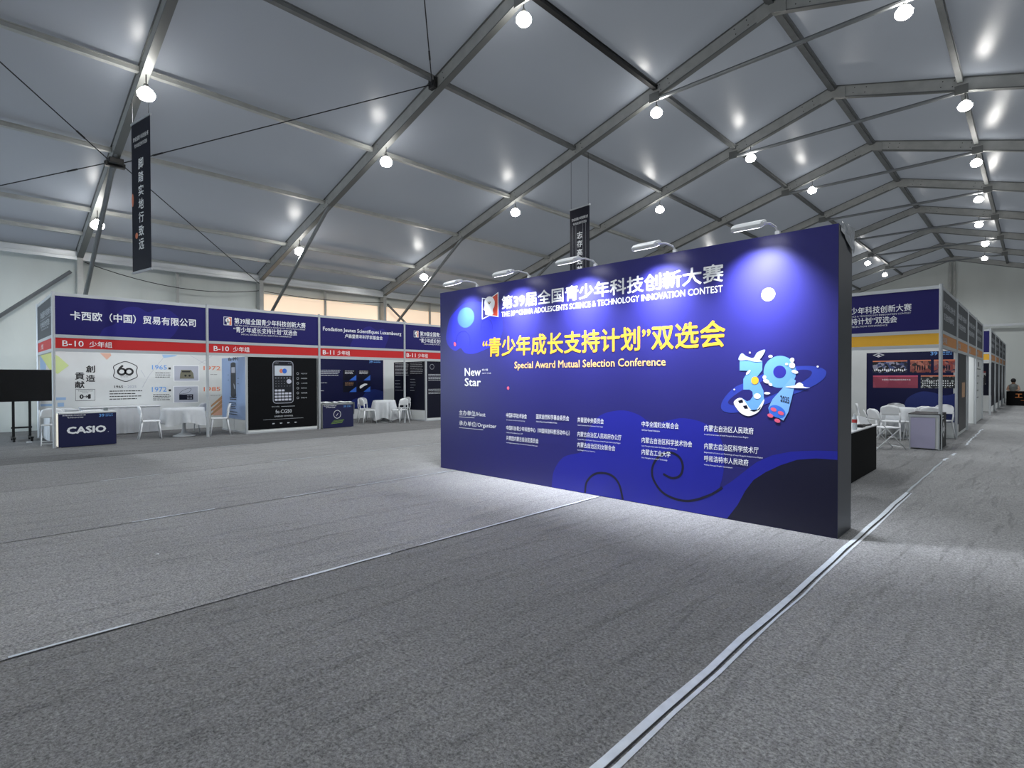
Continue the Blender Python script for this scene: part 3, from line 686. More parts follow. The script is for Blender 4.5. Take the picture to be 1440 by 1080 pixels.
q = MB(); BP_.poly(q, [(1.57, 2.14), (1.76, 2.20), (1.95, 2.09), (2.16, 1.85), (1.93, 1.63), (1.77, 1.74)], .002); q.build('green_print', M_GREENP, t)
q = MB(); BP_.poly(q, [(2.82, 2.2), (2.97, 2.02), (3.07, 2.14), (3.05, 2.2)], .002); BP_.poly(q, [(5.62, .36), (5.62, .55), (5.86, .88), (6.2, .88), (6.2, .36)], .002); q.build('salmon_print', M_SALMON, t)
q = MB()
for k in range(3): BP_.poly(q, [(5.56, .36 + .13 * k), (5.56, .42 + .13 * k), (5.95, .78 + .13 * k), (6.1, .78 + .13 * k)], .003)
q.build('tan_stripes', M_TAN, t)
q = MB(); BP_.poly(q, [(4.27, 2.2), (4.66, 2.2), (4.6, 2.16), (4.31, 2.10)], .002); BP_.rect(q, 1.60, 2.09, .95, 1.02, .002); BP_.rect(q, 1.57, 1.82, .80, .86, .002); BP_.rect(q, 1.92, 2.05, .78, .88, .002); BP_.rect(q, 1.56, 1.7, 1.5, 2.1, .0018); q.build('powder_blue_print', M_PBLUE, t)
q = MB()
for c_, a, z in (('創', 2.51, 1.67), ('造', 2.51, 1.42), ('貢', 2.28, 1.48), ('献', 2.28, 1.25)): BP_.text(q, c_, a, a + .20, z, z + .19, .003, .022)
BP_.stroke(q, [(2.29, .92), (2.70, .92), (2.70, 1.22), (2.29, 1.22)], .012, .003, True); BP_.text(q, '0', 2.37, 2.46, .965, 1.09, .003, .05); BP_.text(q, '1', 2.55, 2.61, .965, 1.09, .003, .05); BP_.text(q, '→', 2.455, 2.56, .99, 1.06, .003, .03)
BP_.text(q, 'Transition from', 2.34, 2.66, 1.165, 1.195, .003); BP_.text(q, 'history', 2.43, 2.56, 1.115, 1.145, .003)
hexa = spline([(3.39, 1.98), (3.53, 1.93), (3.66, 1.84), (3.64, 1.70), (3.66, 1.56), (3.53, 1.48), (3.39, 1.425), (3.25, 1.48), (3.12, 1.56), (3.14, 1.70), (3.12, 1.84), (3.25, 1.93)])
BP_.stroke(q, hexa, .020, .003, True)
ring = [(3.30 + .085 * math.cos(R(12 * k)), 1.70 + .082 * math.sin(R(12 * k))) for k in range(30)]; BP_.stroke(q, ring, .05, .003, True)
BP_.stroke(q, [(3.225, 1.72), (3.26, 1.80), (3.33, 1.87)], .05, .0035)
ring = [(3.47 + .085 * math.cos(R(12 * k)), 1.70 + .082 * math.sin(R(12 * k))) for k in range(30)]; BP_.stroke(q, ring, .05, .003, True)
lines(BP_, q, 3.27, 3.52, 1.55, 1.58, 2, h=.008)
BP_.text(q, '1965', 3.13, 3.33, 1.245, 1.315, .003, .02)
lines(BP_, q, 3.02, 3.78, .93, 1.15, 4, h=.022, jag=.25)
for z in (1.80, 1.16): BP_.rect(q, 4.43, 4.49, z - .03, z + .03, .003)
lines(BP_, q, 4.10, 4.49, 1.54, 1.66, 3, h=.018, jag=.1); lines(BP_, q, 4.04, 4.49, .88, 1.03, 4, h=.018, jag=.1)
lines(BP_, q, 5.55, 5.84, 1.62, 1.62, 1); lines(BP_, q, 5.55, 5.84, .98, .98, 1)
q.build('black_lettering', M_INKTXT, t)
q = MB(); BP_.text(q, '2025', 3.43, 3.64, 1.245, 1.315, .003, .012); BP_.rect(q, 3.345, 3.415, 1.272, 1.282, .003); q.build('grey_lettering', M_GREYP, t)
q = MB(); BP_.text(q, '1965', 4.02, 4.39, 1.765, 1.895, .003, .012); BP_.text(q, '1972', 4.01, 4.38, 1.12, 1.265, .003, .012); q.build('blue_lettering', M_LBLUE, t)
q = MB(); BP_.text(q, '1972', 5.36, 5.84, 1.76, 1.885, .003, .012); BP_.text(q, '1985', 5.36, 5.83, 1.11, 1.245, .003, .012); q.build('coral_lettering', M_CORAL, t)
for a0, z0, a1, z1, kind in ((4.58, 1.44, 5.22, 1.88, 0), (4.57, .80, 5.20, 1.265, 1)):
    q = MB(); BP_.rect(q, a0 - .02, a1 + .02, z0 - .02, z1 + .02, .002); fr = q.build('picture', M_TXT, t)
    q = MB(); BP_.rect(q, a0, a1, z0, z1, .003); q.build('picture_ground', M_GREYP, fr)
    q = MB()
    if kind == 0:
        BP_.poly(q, [(a0 + .14, z0 + .06), (a0 + .52, z0 + .06), (a0 + .5, z0 + .22), (a0 + .44, z0 + .32), (a0 + .18, z0 + .32), (a0 + .15, z0 + .2)], .004)
    else:
        BP_.rect(q, a0 + .13, a0 + .50, z0 + .07, z0 + .23, .004)
        BP_.stroke(q, spline([(a0 + .13, z0 + .23), (a0 + .2, z0 + .33), (a0 + .38, z0 + .41), (a0 + .45, z0 + .38), (a0 + .36, z0 + .28), (a0 + .15, z0 + .24)], False), .008, .004)
    q.build('device_shape', mat('device_olive', (112, 110, 92), .6) if kind == 0 else M_INK, fr)
    q = MB()
    if kind == 0:
        BP_.rect(q, a0 + .2, a0 + .42, z0 + .25, z0 + .29, .005); BP_.ell(q, a0 + .29, z0 + .15, .03, .03, .005); BP_.ell(q, a0 + .40, z0 + .15, .03, .03, .005)
    else:
        for i in range(4):
            for j in range(3): BP_.rect(q, a0 + .34 + i * .035, a0 + .36 + i * .035, z0 + .09 + j * .045, z0 + .11 + j * .045, .005)
    q.build('device_keys', M_INKTXT if kind == 0 else M_GREYP, fr)
q = MB()
for p in ([(3.78, 1.25), (3.95, 1.6), (4.12, 1.85), (4.3, 2.1)], [(3.75, 1.75), (3.85, 1.55)], [(5.0, 2.2), (5.4, 1.95)], [(5.6, 2.2), (5.25, 1.95)]): BP_.stroke(q, p, .008, .0025)
q.build('fine_lines', M_GREYP, t)

# closet with the calculator poster
def closet(name, label, y0, y1, xb, side_m, front_m, zf):
    t = thing(name, label, 'closet', (LX, y0, 0), group='closets inside the left booths')
    MB().box((xb, y0 + .01, 0), (LX - .02, y1 - .04, 2.09)).build('white_shell', M_PANEL, t)
    s = Plane((0, y0 + .01, 0), (1, 0, 0)); q = MB(); s.box(q, xb + .01, LX - .09, .37, 2.09, 0, .006); sd = q.build('side_poster', side_m, t)
    f_ = Plane((LX - .02, 0, 0), (0, 1, 0)); q = MB(); f_.box(q, y0 + .03, y1 - .05, zf, 2.09, 0, .006); fr = q.build('front_poster', front_m, t)
    MB().box((LX - .06, y0 - .02, 0), (LX + .0, y0 + .03, 2.1)).build('corner_post', M_ALU, t)
    r = MB().box((xb, y0 - .004, .0), (LX - .05, y0 + .01, .05)).box((LX - .02, y0, 0), (LX - .005, y1 - .05, .04)).box(((xb + LX) / 2 - .01, y0 - .002, 0), ((xb + LX) / 2 + .01, y0 + .01, .36))
    r.build('base_rail', M_ALU, t)
    return t, sd, fr, Plane((0, y0 + .004, 0), (1, 0, 0)), Plane((LX - .014, 0, 0), (0, 1, 0))
t, sd, fr, S_, F_ = closet('printed_closet', 'boxed closet with black calculator poster and pale blue side', 5.54, 7.58, -17.24, M_SKYPRINT, M_BLACKPRINT, .10)
q = MB(); S_.poly(q, spline([(-16.48, .99), (-16.50, 1.2), (-16.50, 1.8), (-16.47, 1.94), (-16.14, 1.94), (-16.11, 1.8), (-16.11, 1.2), (-16.13, .99)], n=3), .003); dv = q.build('device_print', mat('device_dark', (34, 40, 46), .5), sd)
q = MB(); S_.rect(q, -16.44, -16.16, 1.66, 1.82, .004); S_.poly(q, spline([(-16.28, 1.36), (-16.2, 1.30), (-16.17, 1.2), (-16.24, 1.24)], n=3), .004); q.build('device_screen', M_GREYP, dv)
q = MB(); S_.text(q, 'fx-991', -16.69, -15.92, 2.0, 2.10, .003, .04); lines(S_, q, -16.59, -16.06, .90, .95, 2, .003, .03, .05); lines(S_, q, -16.63, -16.03, .65, .8, 4, .003, .022, .2); lines(S_, q, -16.7, -15.97, .48, .55, 2, .003, .022, .1); lines(S_, q, -16.75, -16.6, 1.45, 1.6, 2, .003, .012); lines(S_, q, -16.0, -15.85, 1.35, 1.5, 2, .003, .012); q.build('lettering', M_INKTXT, sd)
def rrect(a0, a1, z0, z1, r, n=5):
    out = []
    for cx, cz, s in ((a1 - r, z0 + r, -90), (a1 - r, z1 - r, 0), (a0 + r, z1 - r, 90), (a0 + r, z0 + r, 180)):
        out += [(cx + r * math.cos(R(s + 90 * k / n)), cz + r * math.sin(R(s + 90 * k / n))) for k in range(n + 1)]
    return out
q = MB(); F_.poly(q, rrect(6.24, 6.82, .80, 1.99, .09), .002); ca = q.build('calculator_print', mat('calc_black', (16, 20, 30), .45), fr)
q = MB(); F_.stroke(q, rrect(6.245, 6.815, .805, 1.985, .09), .016, .003, True); q.build('calculator_outline', M_GREYP, ca)
q = MB(); F_.rect(q, 6.29, 6.77, 1.575, 1.86, .003); sc = q.build('calculator_screen', mat('screen_pale', (206, 214, 224), .5), ca)
q = MB(); F_.ell(q, 6.48, 1.71, .055, .06, .004); q.build('screen_disc', M_CORAL, sc)
q = MB(); F_.ell(q, 6.57, 1.71, .065, .07, .0045); q.build('screen_disc', M_MBLUE, sc)
q = MB()
for j in range(4):
    for i in range(5):
        if j == 0 and i > 2: continue
        a = 6.29 + i * .097; z = 1.135 - j * .087; F_.poly(q, rrect(a, a + .082, z, z + .055, .012, 2), .003)
for i in range(6): F_.rect(q, 6.30 + i * .08, 6.34 + i * .08, 1.505, 1.52, .003)
for j in range(3):
    for i in range(6):
        if j < 2 and i > 3: continue
        F_.rect(q, 6.315 + i * .08, 6.335 + i * .08, 1.42 - j * .07, 1.427 - j * .07, .003)
F_.ell(q, 6.695, 1.415, .07, .065, .003); F_.text(q, 'CASIO', 6.29, 6.40, 1.925, 1.945, .003, .02); F_.text(q, 'fx-CG50', 6.67, 6.77, 1.925, 1.942, .003)
q.build('calculator_keys', mat('key_pale', (206, 208, 222), .5), ca)
q = MB()
for j in range(6):
    z = 1.64 - j * .14; F_.stroke(q, [(6.95 + .03 * math.cos(R(40 * k)), z + .03 * math.sin(R(40 * k))) for k in range(9)], .008, .002, True); F_.text(q, ('彩色显示屏', '函数图像', '几何绘图', '概率统计', '编程运算', '数据分析')[j], 7.05, 7.23, z - .018, z + .018, .002)
F_.text(q, 'fx-CG50', 6.31, 6.77, .52, .625, .002, .012); F_.text(q, '图形计算器', 6.21, 6.42, .695, .725, .002); F_.rect(q, 6.47, 6.86, .705, .715, .002); F_.text(q, '彩色图形显示  助力科学探索', 6.28, 6.80, .415, .46, .002, .012)
F_.rect(q, 5.97, 7.11, .355, .362, .002)
for k in range(4): F_.rect(q, 6.22 + k * .21, 6.27 + k * .21, .225, .255, .002); F_.rect(q, 6.275 + k * .21, 6.29 + k * .21, .235, .25, .002)
q.build('lettering', M_DIMTXT, fr)

# second booth
t = thing('exhibition_booth', 'second left booth with dark navy poster wall and red B-11 bands', 'booth', (LX, Y2, 0), group='booths along the left wall')
MB().box((BK - .04, Y2, 0), (BK, Y4, 2.30)).build('back_panel', M_PANEL, t)
MB().box((BK, Y2 + .005, 0), (LX - .04, Y2 + .035, 2.3)).build('partition', M_PANEL, t)
MB().box((BK, Y4 - .02, 0), (LX - .04, Y4 + .02, 2.3)).build('partition', M_PANEL, t)
bo, nb = fascia(t, FP, Y2 + .03, Y3 - .03, M_NAVY, M_RED)
c = MB(); FP.poly(c, [(8.6, 2.475)] + spline([(8.62, 2.55), (8.75, 2.75), (8.95, 2.82), (9.05, 3.05), (9.3, 3.15), (9.55, 3.05), (9.8, 3.1), (10.0, 2.9), (9.9, 2.6)], False) + [(9.85, 2.475)], .0015); c.build('cloud_print', M_NAVY2, bo)
tx = MB(); FP.text(tx, 'Fondation Jeunes Scientifiques Luxembourg', 7.72, 10.49, 2.89, 3.04, .003, .012); FP.text(tx, '卢森堡青年科学家基金会', 8.43, 9.77, 2.74, 2.865, .003, .012); tx.build('lettering', M_TXT, bo)
number_text(FP, nb, 'B-11', '少年组', 7.71)
bo, nb = fascia(t, FP, Y3 + .03, Y4 - .03, M_NAVY, M_RED); contest_title(FP, 10.60, bo); number_text(FP, nb, 'B-11', '少年组', 10.70)
for y in (Y3, Y4): post(t, LX, y)
q = MB(); BP_.box(q, 7.7, 11.69, .36, 2.2, 0, .006); po = q.build('navy_poster', M_DNAVY, t)
BQ = Plane((BK + .006, 0, 0), (0, 1, 0))
q = MB(); BQ.poly(q, [(10.2, .37)] + spline([(10.2, .5), (10.4, .72), (10.75, .8), (10.95, 1.0), (11.3, 1.08), (11.68, .98)], False) + [(11.68, .37)], .001); q.build('swell_print', M_DNAVY2, po)
q = MB(); lines(BQ, q, 9.0, 9.92, 1.60, 1.78, 4, .002, .022, .15); lines(BQ, q, 9.05, 9.4, 1.30, 1.33, 1, .002, .02, .1); lines(BQ, q, 9.05, 9.25, 1.05, 1.05, 1, .002, .02, .1); q.build('lettering', M_DIMTXT, po)
q = MB(); BQ.text(q, '39', 11.07, 11.22, 2.08, 2.18, .002, .03); lines(BQ, q, 11.26, 11.57, 2.10, 2.15, 2, .002, .02, .1); q.build('light_blue_mark', M_LBLUE, po)
for k, (a, z) in enumerate(((9.98, 1.42), (10.57, 1.42), (9.98, .99), (10.57, .99))):
    q = MB(); BQ.rect(q, a, a + .54, z, z + .39, .002); cd = q.build('info_card', M_INK, po)
    q = MB(); BQ.poly(q, [(a + .25, z), (a + .54, z + .2), (a + .54, z)], .003); q.build('blue_corner', M_MBLUE, cd)
    q = MB()
    if k == 3: BQ.poly(q, spline([(a + .12, z + .12), (a + .1, z + .22), (a + .3, z + .31), (a + .42, z + .28), (a + .25, z + .2)], n=3), .004)
    else: lines(BQ, q, a + .08, a + .45, z + .25, z + .34, 3, .004, .014, .2)
    q.build('card_lettering', M_TAN if k == 2 else M_TXT, cd)
spot(t, LX - .25, Y2 + 1.6, 2.55, (BK, Y2 + 2.2, 1.3), 40)
t, sd, fr, S_, F_ = closet('printed_closet', 'boxed closet with dark text posters, half hidden by the backdrop', 11.52, 13.58, -17.3, M_INK, M_INK, .10)
q = MB(); lines(S_, q, -17.2, -16.35, 1.60, 2.03, 9, .003, .018, .1); lines(S_, q, -16.25, -15.5, 1.66, 2.03, 7, .003, .018, .1); lines(S_, q, -17.2, -16.6, 1.05, 1.4, 4, .003, .014, .5); lines(S_, q, -16.25, -15.9, 1.05, 1.45, 5, .003, .014, .5); q.build('lettering', M_DIMTXT, sd)
q = MB(); lines(F_, q, 11.62, 12.5, 1.42, 1.62, 5, .003, .018, .1); lines(F_, q, 11.62, 12.4, .95, 1.1, 4, .003, .014, .3); F_.stroke(q, [(11.78 + .09 * math.cos(R(30 * k)), 1.9 + .09 * math.sin(R(30 * k))) for k in range(12)], .008, .003, True); q.build('lettering', M_DIMTXT, fr)

# counters
def counter(label, x0, x1, y0, y1, z, fm, sm, tm, grp, face):
    t = thing('reception_counter', label, 'counter', ((x0 + x1) / 2, (y0 + y1) / 2, 0), group=grp)
    MB().box((x0 + .012, y0 + .012, .02), (x1 - .012, y1 - .012, z - .03)).build('cabinet', sm, t)
    MB().box((x0 - .01, y0 - .01, z - .03), (x1 + .01, y1 + .01, z)).build('worktop', tm, t, bevel=.005)
    fr = MB()
    for x in (x0, x1 - .025):
        for y in (y0, y1 - .025): fr.box((x, y, 0), (x + .025, y + .025, z - .03))
    fr.build('frame', M_ALU, t)
    return t
t = counter('navy counter with large white lettering at the front of the first booth', LX - .44, LX + .06, 1.63, 2.64, .76, M_DNAVY, M_PANEL, M_PANEL, 'booth counters', 0)
q = MB().box((LX + .055, 1.61, .01), (LX + .066, 2.64, .755)).build('front_poster', mat('counter_navy', (22, 26, 70), .45), t)
K = Plane((LX + .066, 0, 0), (0, 1, 0))
e = MB(); K.text(e, 'CASIO', 1.75, 2.45, .29, .45, .002, .045); K.text(e, '.', 2.48, 2.495, .29, .305, .002); K.text(e, '第39届全国青少年科技创新大赛', 1.68, 2.08, .685, .715, .002, .01); K.text(e, '“青少年成长支持计划”双选会', 1.76, 2.04, .635, .665, .002, .01); e.build('lettering', M_TXT, q)
e = MB(); K.text(e, '39', 2.32, 2.42, .64, .71, .002, .03); lines(K, e, 2.44, 2.59, .65, .69, 2, .002, .014, .1); e.build('light_blue_mark', M_LBLUE, q)
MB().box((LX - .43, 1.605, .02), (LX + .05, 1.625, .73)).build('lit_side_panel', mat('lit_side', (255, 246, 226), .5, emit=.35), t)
t = counter('navy counter with round clock emblem at the second booth', LX - .44, LX + .06, 7.68, 8.66, .75, M_DNAVY, M_PANEL, M_PANEL, 'booth counters', 0)
q = MB().box((LX + .055, 7.67, .01), (LX + .066, 8.67, .70)).build('front_poster', mat('counter_navy', (22, 26, 70), .45), t)
e = MB(); K.text(e, '第39届全国青少年科技创新大赛', 7.70, 8.10, .66, .69, .002, .01); K.text(e, '“青少年成长支持计划”双选会', 7.76, 8.06, .61, .64, .002, .01)
K.stroke(e, [(8.13 + .115 * math.cos(R(15 * k)), .41 + .12 * math.sin(R(15 * k))) for k in range(24)], .012, .002, True); K.stroke(e, [(8.10, .36), (8.13, .41), (8.16, .44)], .012, .002); e.build('lettering', M_TXT, q)
e = MB()
for k in range(4): K.poly(e, [(7.9 + .03 * k, .13 + .03 * k), (8.30 + .02 * k, .15 + .03 * k), (8.28 + .02 * k, .158 + .03 * k), (7.95 + .03 * k, .14 + .03 * k)], .002)
e.build('yellow_green_script', M_GREEN, q)
e = MB(); K.text(e, '39', 8.34, 8.42, .61, .67, .002, .03); lines(K, e, 8.45, 8.6, .62, .66, 2, .002, .014, .1); e.build('light_blue_mark', M_LBLUE, q)
o = MB(); 
n = 14; vs = []; fs = []
for a in range(n + 1):
    for b_ in range(9):
        x = LX - .48 + .58 * b_ / 8; y = 7.66 + 1.04 * a / n; vs.append((x, y, .758 + .035 * abs(math.sin(a * .9 + b_)) * rnd.random()))
top = len(vs)
for a in range(n):
    for b_ in range(8): k = a * 9 + b_; fs.append((k, k + 9, k + 10, k + 1))
o.add(vs, fs)
o.add([(LX - .48 + .58 * b_ / 8, 8.70, .758) for b_ in range(9)] + [(LX - .48 + .58 * b_ / 8, 8.71 + .03 * math.sin(b_ * 2.2), .30 + .1 * b_ / 8) for b_ in range(9)], [(k, k + 1, k + 10, k + 9) for k in range(8)])
tag(o.build('counter_cloth', M_CLOTH, smooth=True), 'rumpled white cloth thrown over the second booth counter', 'cloth')

# tables with cloths
def round_table(x, y, r, z, zh, label, lab2, ztop=.75):
    t = thing('round_table', label, 'table', (x, y, 0), group='round tables')
    MB().lathe([(.26, 0), (.26, .012), (.2, .03), (.07, .09), (.04, .2), (.036, .5), (.05, .68), (.09, .70)], (x, y, 0), 24).build('pedestal', M_WHITE, t, smooth=True)
    MB().lathe([(r - .02, .70), (r, .71), (r, .735), (r - .02, .738)], (x, y, 0), 28).build('tabletop', M_WHITE, t)
    ph = rnd.random() * 6
    def wob(i, a):
        k = max(0, i - 2) / 6; return k * (.05 * math.sin(7 * a + ph) + .03 * math.sin(13 * a + 1.3 * ph) + .03 * math.sin(3 * a))
    prof = [(.0, z), (r - .03, z), (r + .012, z - .008), (r + .03, z - .08), (r + .035, z - .16), (r + .04, z - .24), (r + .045, z - .32), (r + .05, zh + .03), (r + .055, zh)]
    c = MB().lathe(prof, (x, y, 0), 96, wob); c.f = [f for f in c.f if len(f) < 90]
    c.v = [(a, b, q if q > zh + .2 else q + .05 * math.sin(4 * math.atan2(b - y, a - x) + ph)) for a, b, q in c.v]
    tag(c.build('tablecloth', M_CLOTH, smooth=True), lab2, 'tablecloth', 'cloths on round tables')
round_table(-16.1, 4.25, .46, .747, .33, 'white pedestal table in the first booth beside its timeline wall', 'white cloth draped over the round table in the first booth')
round_table(-16.05, 10.3, .36, .747, .12, 'white pedestal table in front of the navy wall of the second booth', 'white cloth hanging nearly to the floor from the second booth table')
def skirted(x0, x1, y0, y1, label, z=.75):
    t = thing('skirted_table', label, 'table', ((x0 + x1) / 2, (y0 + y1) / 2, 0), group='long skirted tables')
    MB().box((x0 - .02, y0 - .02, z - .03), (x1 + .02, y1 + .02, z)).build('cloth_top', M_CLOTH, t, bevel=.01)
    per = []
    L = [((x0, y0), (x1, y0)), ((x1, y0), (x1, y1)), ((x1, y1), (x0, y1)), ((x0, y1), (x0, y0))]
    for (ax, ay), (bx, by) in L:
        n = max(2, int(math.hypot(bx - ax, by - ay) / .03))
        for k in range(n): per.append((ax + (bx - ax) * k / n, ay + (by - ay) * k / n))
    cx, cy = (x0 + x1) / 2, (y0 + y1) / 2; n = len(per); vs = []; fs = []
    for j in range(5):
        for k, (px, py) in enumerate(per):
            d = Vector((px - cx, py - cy)).normalized() * (.034 * math.sin(k * 1.05) + .02 * math.sin(k * .53 + j * .5)) * (j + .4) / 4.4
            vs.append((px + d.x, py + d.y, (z - .03) * (1 - j / 4) + .02 * j / 4))
    for j in range(4):
        for k in range(n): fs.append((j * n + k, (j + 1) * n + k, (j + 1) * n + (k + 1) % n, j * n + (k + 1) % n))
    MB().add(vs, fs).build('pleated_skirt', M_CLOTH, t, smooth=True)
    return t
skirted(-18.2, -17.8, 2.35, 4.1, 'long white table with pleated skirt against the timeline wall')
skirted(-17.9, -16.75, 1.62, 2.15, 'white skirted table behind the lettered counter of the first booth')
o = MB().box((LX - .40, 2.02, .762), (LX - .1, 2.42, .775)).box((LX - .38, 2.06, .775), (LX - .12, 2.40, .79)).build('brochure_stack', M_WHITE, bevel=.004)
tag(o, 'stack of white brochures lying on the lettered counter', 'brochures')
o = MB().box((LX - .36, 2.47, .762), (LX - .26, 2.54, .83)).build('card_box', mat('grey_box', (120, 128, 130), .5), bevel=.004)
tag(o, 'small grey box on the right end of the lettered counter', 'box')

# chairs
def back_panel(w, z0, z1, y, curve, lean, mb, thick=.016):
    rows, cols = 8, 10; F = []; Bk = []
    for j in range(rows + 1):
        v = j / rows; hw = w * (1 if v < .55 else math.sqrt(max(.0, 1 - ((v - .55) / .47) ** 2.6) ) * .97 + .03 * (1 - v))
        for i in range(cols + 1):
            u = -1 + 2 * i / cols; x = hw * u; yy = y + curve * u * u - lean * v
            F.append((x, yy, z0 + (z1 - z0) * v)); Bk.append((x, yy - thick, z0 + (z1 - z0) * v))
    n = len(F); c = cols + 1; fs = []
    for j in range(rows):
        for i in range(cols):
            k = j * c + i; fs.append((k + 1, k, k + c, k + c + 1)); fs.append((n + k, n + k + 1, n + k + c + 1, n + k + c))
    edge = [i for i in range(c)] + [j * c + cols for j in range(1, rows + 1)] + [rows * c + i for i in range(cols - 1, -1, -1)] + [j * c for j in range(rows - 1, 0, -1)]
    for a, b in zip(edge, edge[1:] + edge[:1]): fs.append((a, b, n + b, n + a))
    mb.add(F + Bk, fs)
def make_chair():
    t = thing('stacking_chair', '', 'chair')
    sh = [(x, y) for x, y in rrect(-.21, .21, -.2, .21, .07, 4)]
    MB().prism(sh, .43, .455).build('seat', M_WHITE, t, local=True, bevel=.008)
    b = MB(); back_panel(.205, .60, .83, -.215, .045, .045, b)
    bo = b.build('backrest', M_WHITE, t, local=True, smooth=True)
    for sx in (-1, 1): MB().tube([(sx * .19, -.18, .44), (sx * .20, -.19, .55), (sx * .195, -.20, .66)], [.02, .018, .014], 8).build('back_post', M_WHITE, bo, local=True, smooth=True)
    for sx in (-1, 1):
        for sy in (-1, 1):
            MB().tube([(sx * .18, sy * .17, .44), (sx * .205, sy * .20 if sy > 0 else -.20, .22), (sx * .225, sy * .225 if sy > 0 else -.25, 0)], [.02, .016, .012], 8).build('leg', M_WHITE, t, local=True, smooth=True)
    return t
ch0 = make_chair(); usedc = [False]
def chair(x, y, rz, label):
    o = copy_tree(ch0) if usedc[0] else ch0; usedc[0] = True
    o.location = (x, y, 0); o.rotation_euler = (0, 0, R(rz)); o['label'] = label; o['group'] = 'white stacking chairs'
chair(-15.95, 3.46, -8, 'white chair left of the round table in the first booth')
chair(-15.72, 5.0, 165, 'white chair right of the round table in the first booth, beside the post')
chair(-16.72, 4.72, 130, 'white chair behind the round table of the first booth')
chair(-15.98, 9.62, -10, 'white chair left of the small table in the second booth')
chair(-16.7, 10.0, -80, 'white chair behind the small table in the second booth')
chair(-15.36, 10.45, 100, 'white chair in front of the small table in the second booth')
chair(-16.2, 11.15, 178, 'white chair right of the small table in the second booth, beside the post')
def make_fold():
    t = thing('folding_chair', '', 'chair')
    MB().prism(rrect(-.2, .2, -.19, .2, .06, 4), .435, .46).build('seat', M_WHITE, t, local=True, bevel=.008)
    b = MB(); back_panel(.2, .62, .84, -.27, .04, .05, b); b.build('backrest', M_WHITE, t, local=True, smooth=True)
    for sx in (-1, 1):
        MB().tube([(sx * .21, -.34, .80), (sx * .21, -.18, .5), (sx * .21, .28, 0)], .011, 8).build('leg', M_WHITE, t, local=True, smooth=True)
        MB().tube([(sx * .185, .17, .44), (sx * .185, -.32, 0)], .011, 8).build('leg', M_WHITE, t, local=True, smooth=True)
    MB().tube([(-.185, -.28, .04), (.185, -.28, .04)], .009, 6).tube([(-.21, .24, .05), (.21, .24, .05)], .009, 6).build('crossbar', M_WHITE, t, local=True)
    return t
fc = make_fold(); fc.location = (-16.3, 1.62, 0); fc.rotation_euler = (0, 0, R(82)); fc['label'] = 'white folding chair behind the corner post of the first booth'; fc['group'] = 'white folding chairs'
f2 = copy_tree(fc); f2.location = (-2.27, 13.62, 0); f2.rotation_euler = (0, 0, R(-48)); f2['label'] = 'white folding chair standing in front of the amber-banded booth'

# television on its stand
t = thing('television', 'large black television on a wheeled stand left of the booths', 'television', (-17.7, 1.18, 0))
MB().box((-17.72, .55, .955), (-17.665, 1.80, 1.73)).build('screen_case', M_BLACK, t, bevel=.008)
MB().box((-17.664, .565, .975), (-17.660, 1.785, 1.715)).build('screen', mat('dark_screen', (6, 6, 8), .25), t)
for y in (1.04, 1.34): MB().box((-17.80, y - .025, .08), (-17.735, y + .025, 1.45)).build('pole', M_BLACK, t)
MB().box((-18.1, 1.0, .07), (-17.4, 1.06, .11)).box((-18.1, 1.32, .07), (-17.4, 1.38, .11)).box((-17.8, 1.0, .3), (-17.76, 1.38, .34)).build('base', M_BLACK, t)
for x in (-18.06, -17.44):
    for y in (1.03, 1.35): MB().tube([(x, y - .02, .035), (x, y + .02, .035)], .035, 12).build('caster', M_BLACK, t)

# ------------------------------------------------------------------ right hand booth rows
QX = -1.42
def right_row(name, label, x, ys, front, depth=3.0):
    t = thing('exhibition_booth', label, 'booth', (x, ys[0], 0), group='booths along the right aisle')
    A = Plane((0, ys[0], 0), (1, 0, 0)); S = Plane((x, 0, 0), (0, 1, 0))
    bo, nb = fascia(t, A, x - depth, x - .03, M_NAVY, M_YEL); contest_title(A, x - depth - .10, bo, d=-.06)
    for k in range(len(ys) - 1):
        bo, nb = fascia(t, S, ys[k] + .03, ys[k + 1] - .03, M_GREYPRINT, M_ORANGE)
        tx = MB(); m_ = ys[k]; wd = ys[k + 1] - ys[k]
        S.text(tx, '第39届全国青少年科技创新大赛' if k % 2 else '青少年成长支持计划', m_ + wd * .12, m_ + wd * .88, 2.95, 3.1, .003, .02)
        S.text(tx, '“青少年成长支持计划”双选会' if k % 2 else '双选会参展单位', m_ + wd * .15, m_ + wd * .8, 2.7, 2.86, .003, .02); tx.build('lettering', M_DIMTXT, bo)
        tx = MB(); S.text(tx, '少年组', m_ + wd * .1, m_ + wd * .35, 2.21, 2.345, .003, .01); tx.build('lettering', M_DIMTXT, nb)
    for y in ys: post(t, x, y)
    post(t, x - depth, ys[0]); 
    MB().box((x - depth - .04, ys[0], 0), (x - depth, ys[-1], 2.3)).build('back_panel', M_PANEL, t)
    return t
YS = [14.08, 17.05, 19.95, 22.85, 25.75]
t = right_row('r', 'right booth row with amber front band and photo wall, nearest block', QX, YS, True)
PY = YS[1]; RW = Plane((0, PY - .02, 0), (1, 0, 0))
MB().box((QX - 3, PY - .02, 0), (QX - .04, PY + .02, 2.3)).build('partition', M_PANEL, t)
q = MB(); RW.box(q, QX - 1.86, QX - .05, .38, 2.14, 0, .006); po = q.build('photo_poster', M_DNAVY, t)
RV = Plane((0, PY - .026, 0), (1, 0, 0)); ox = .06
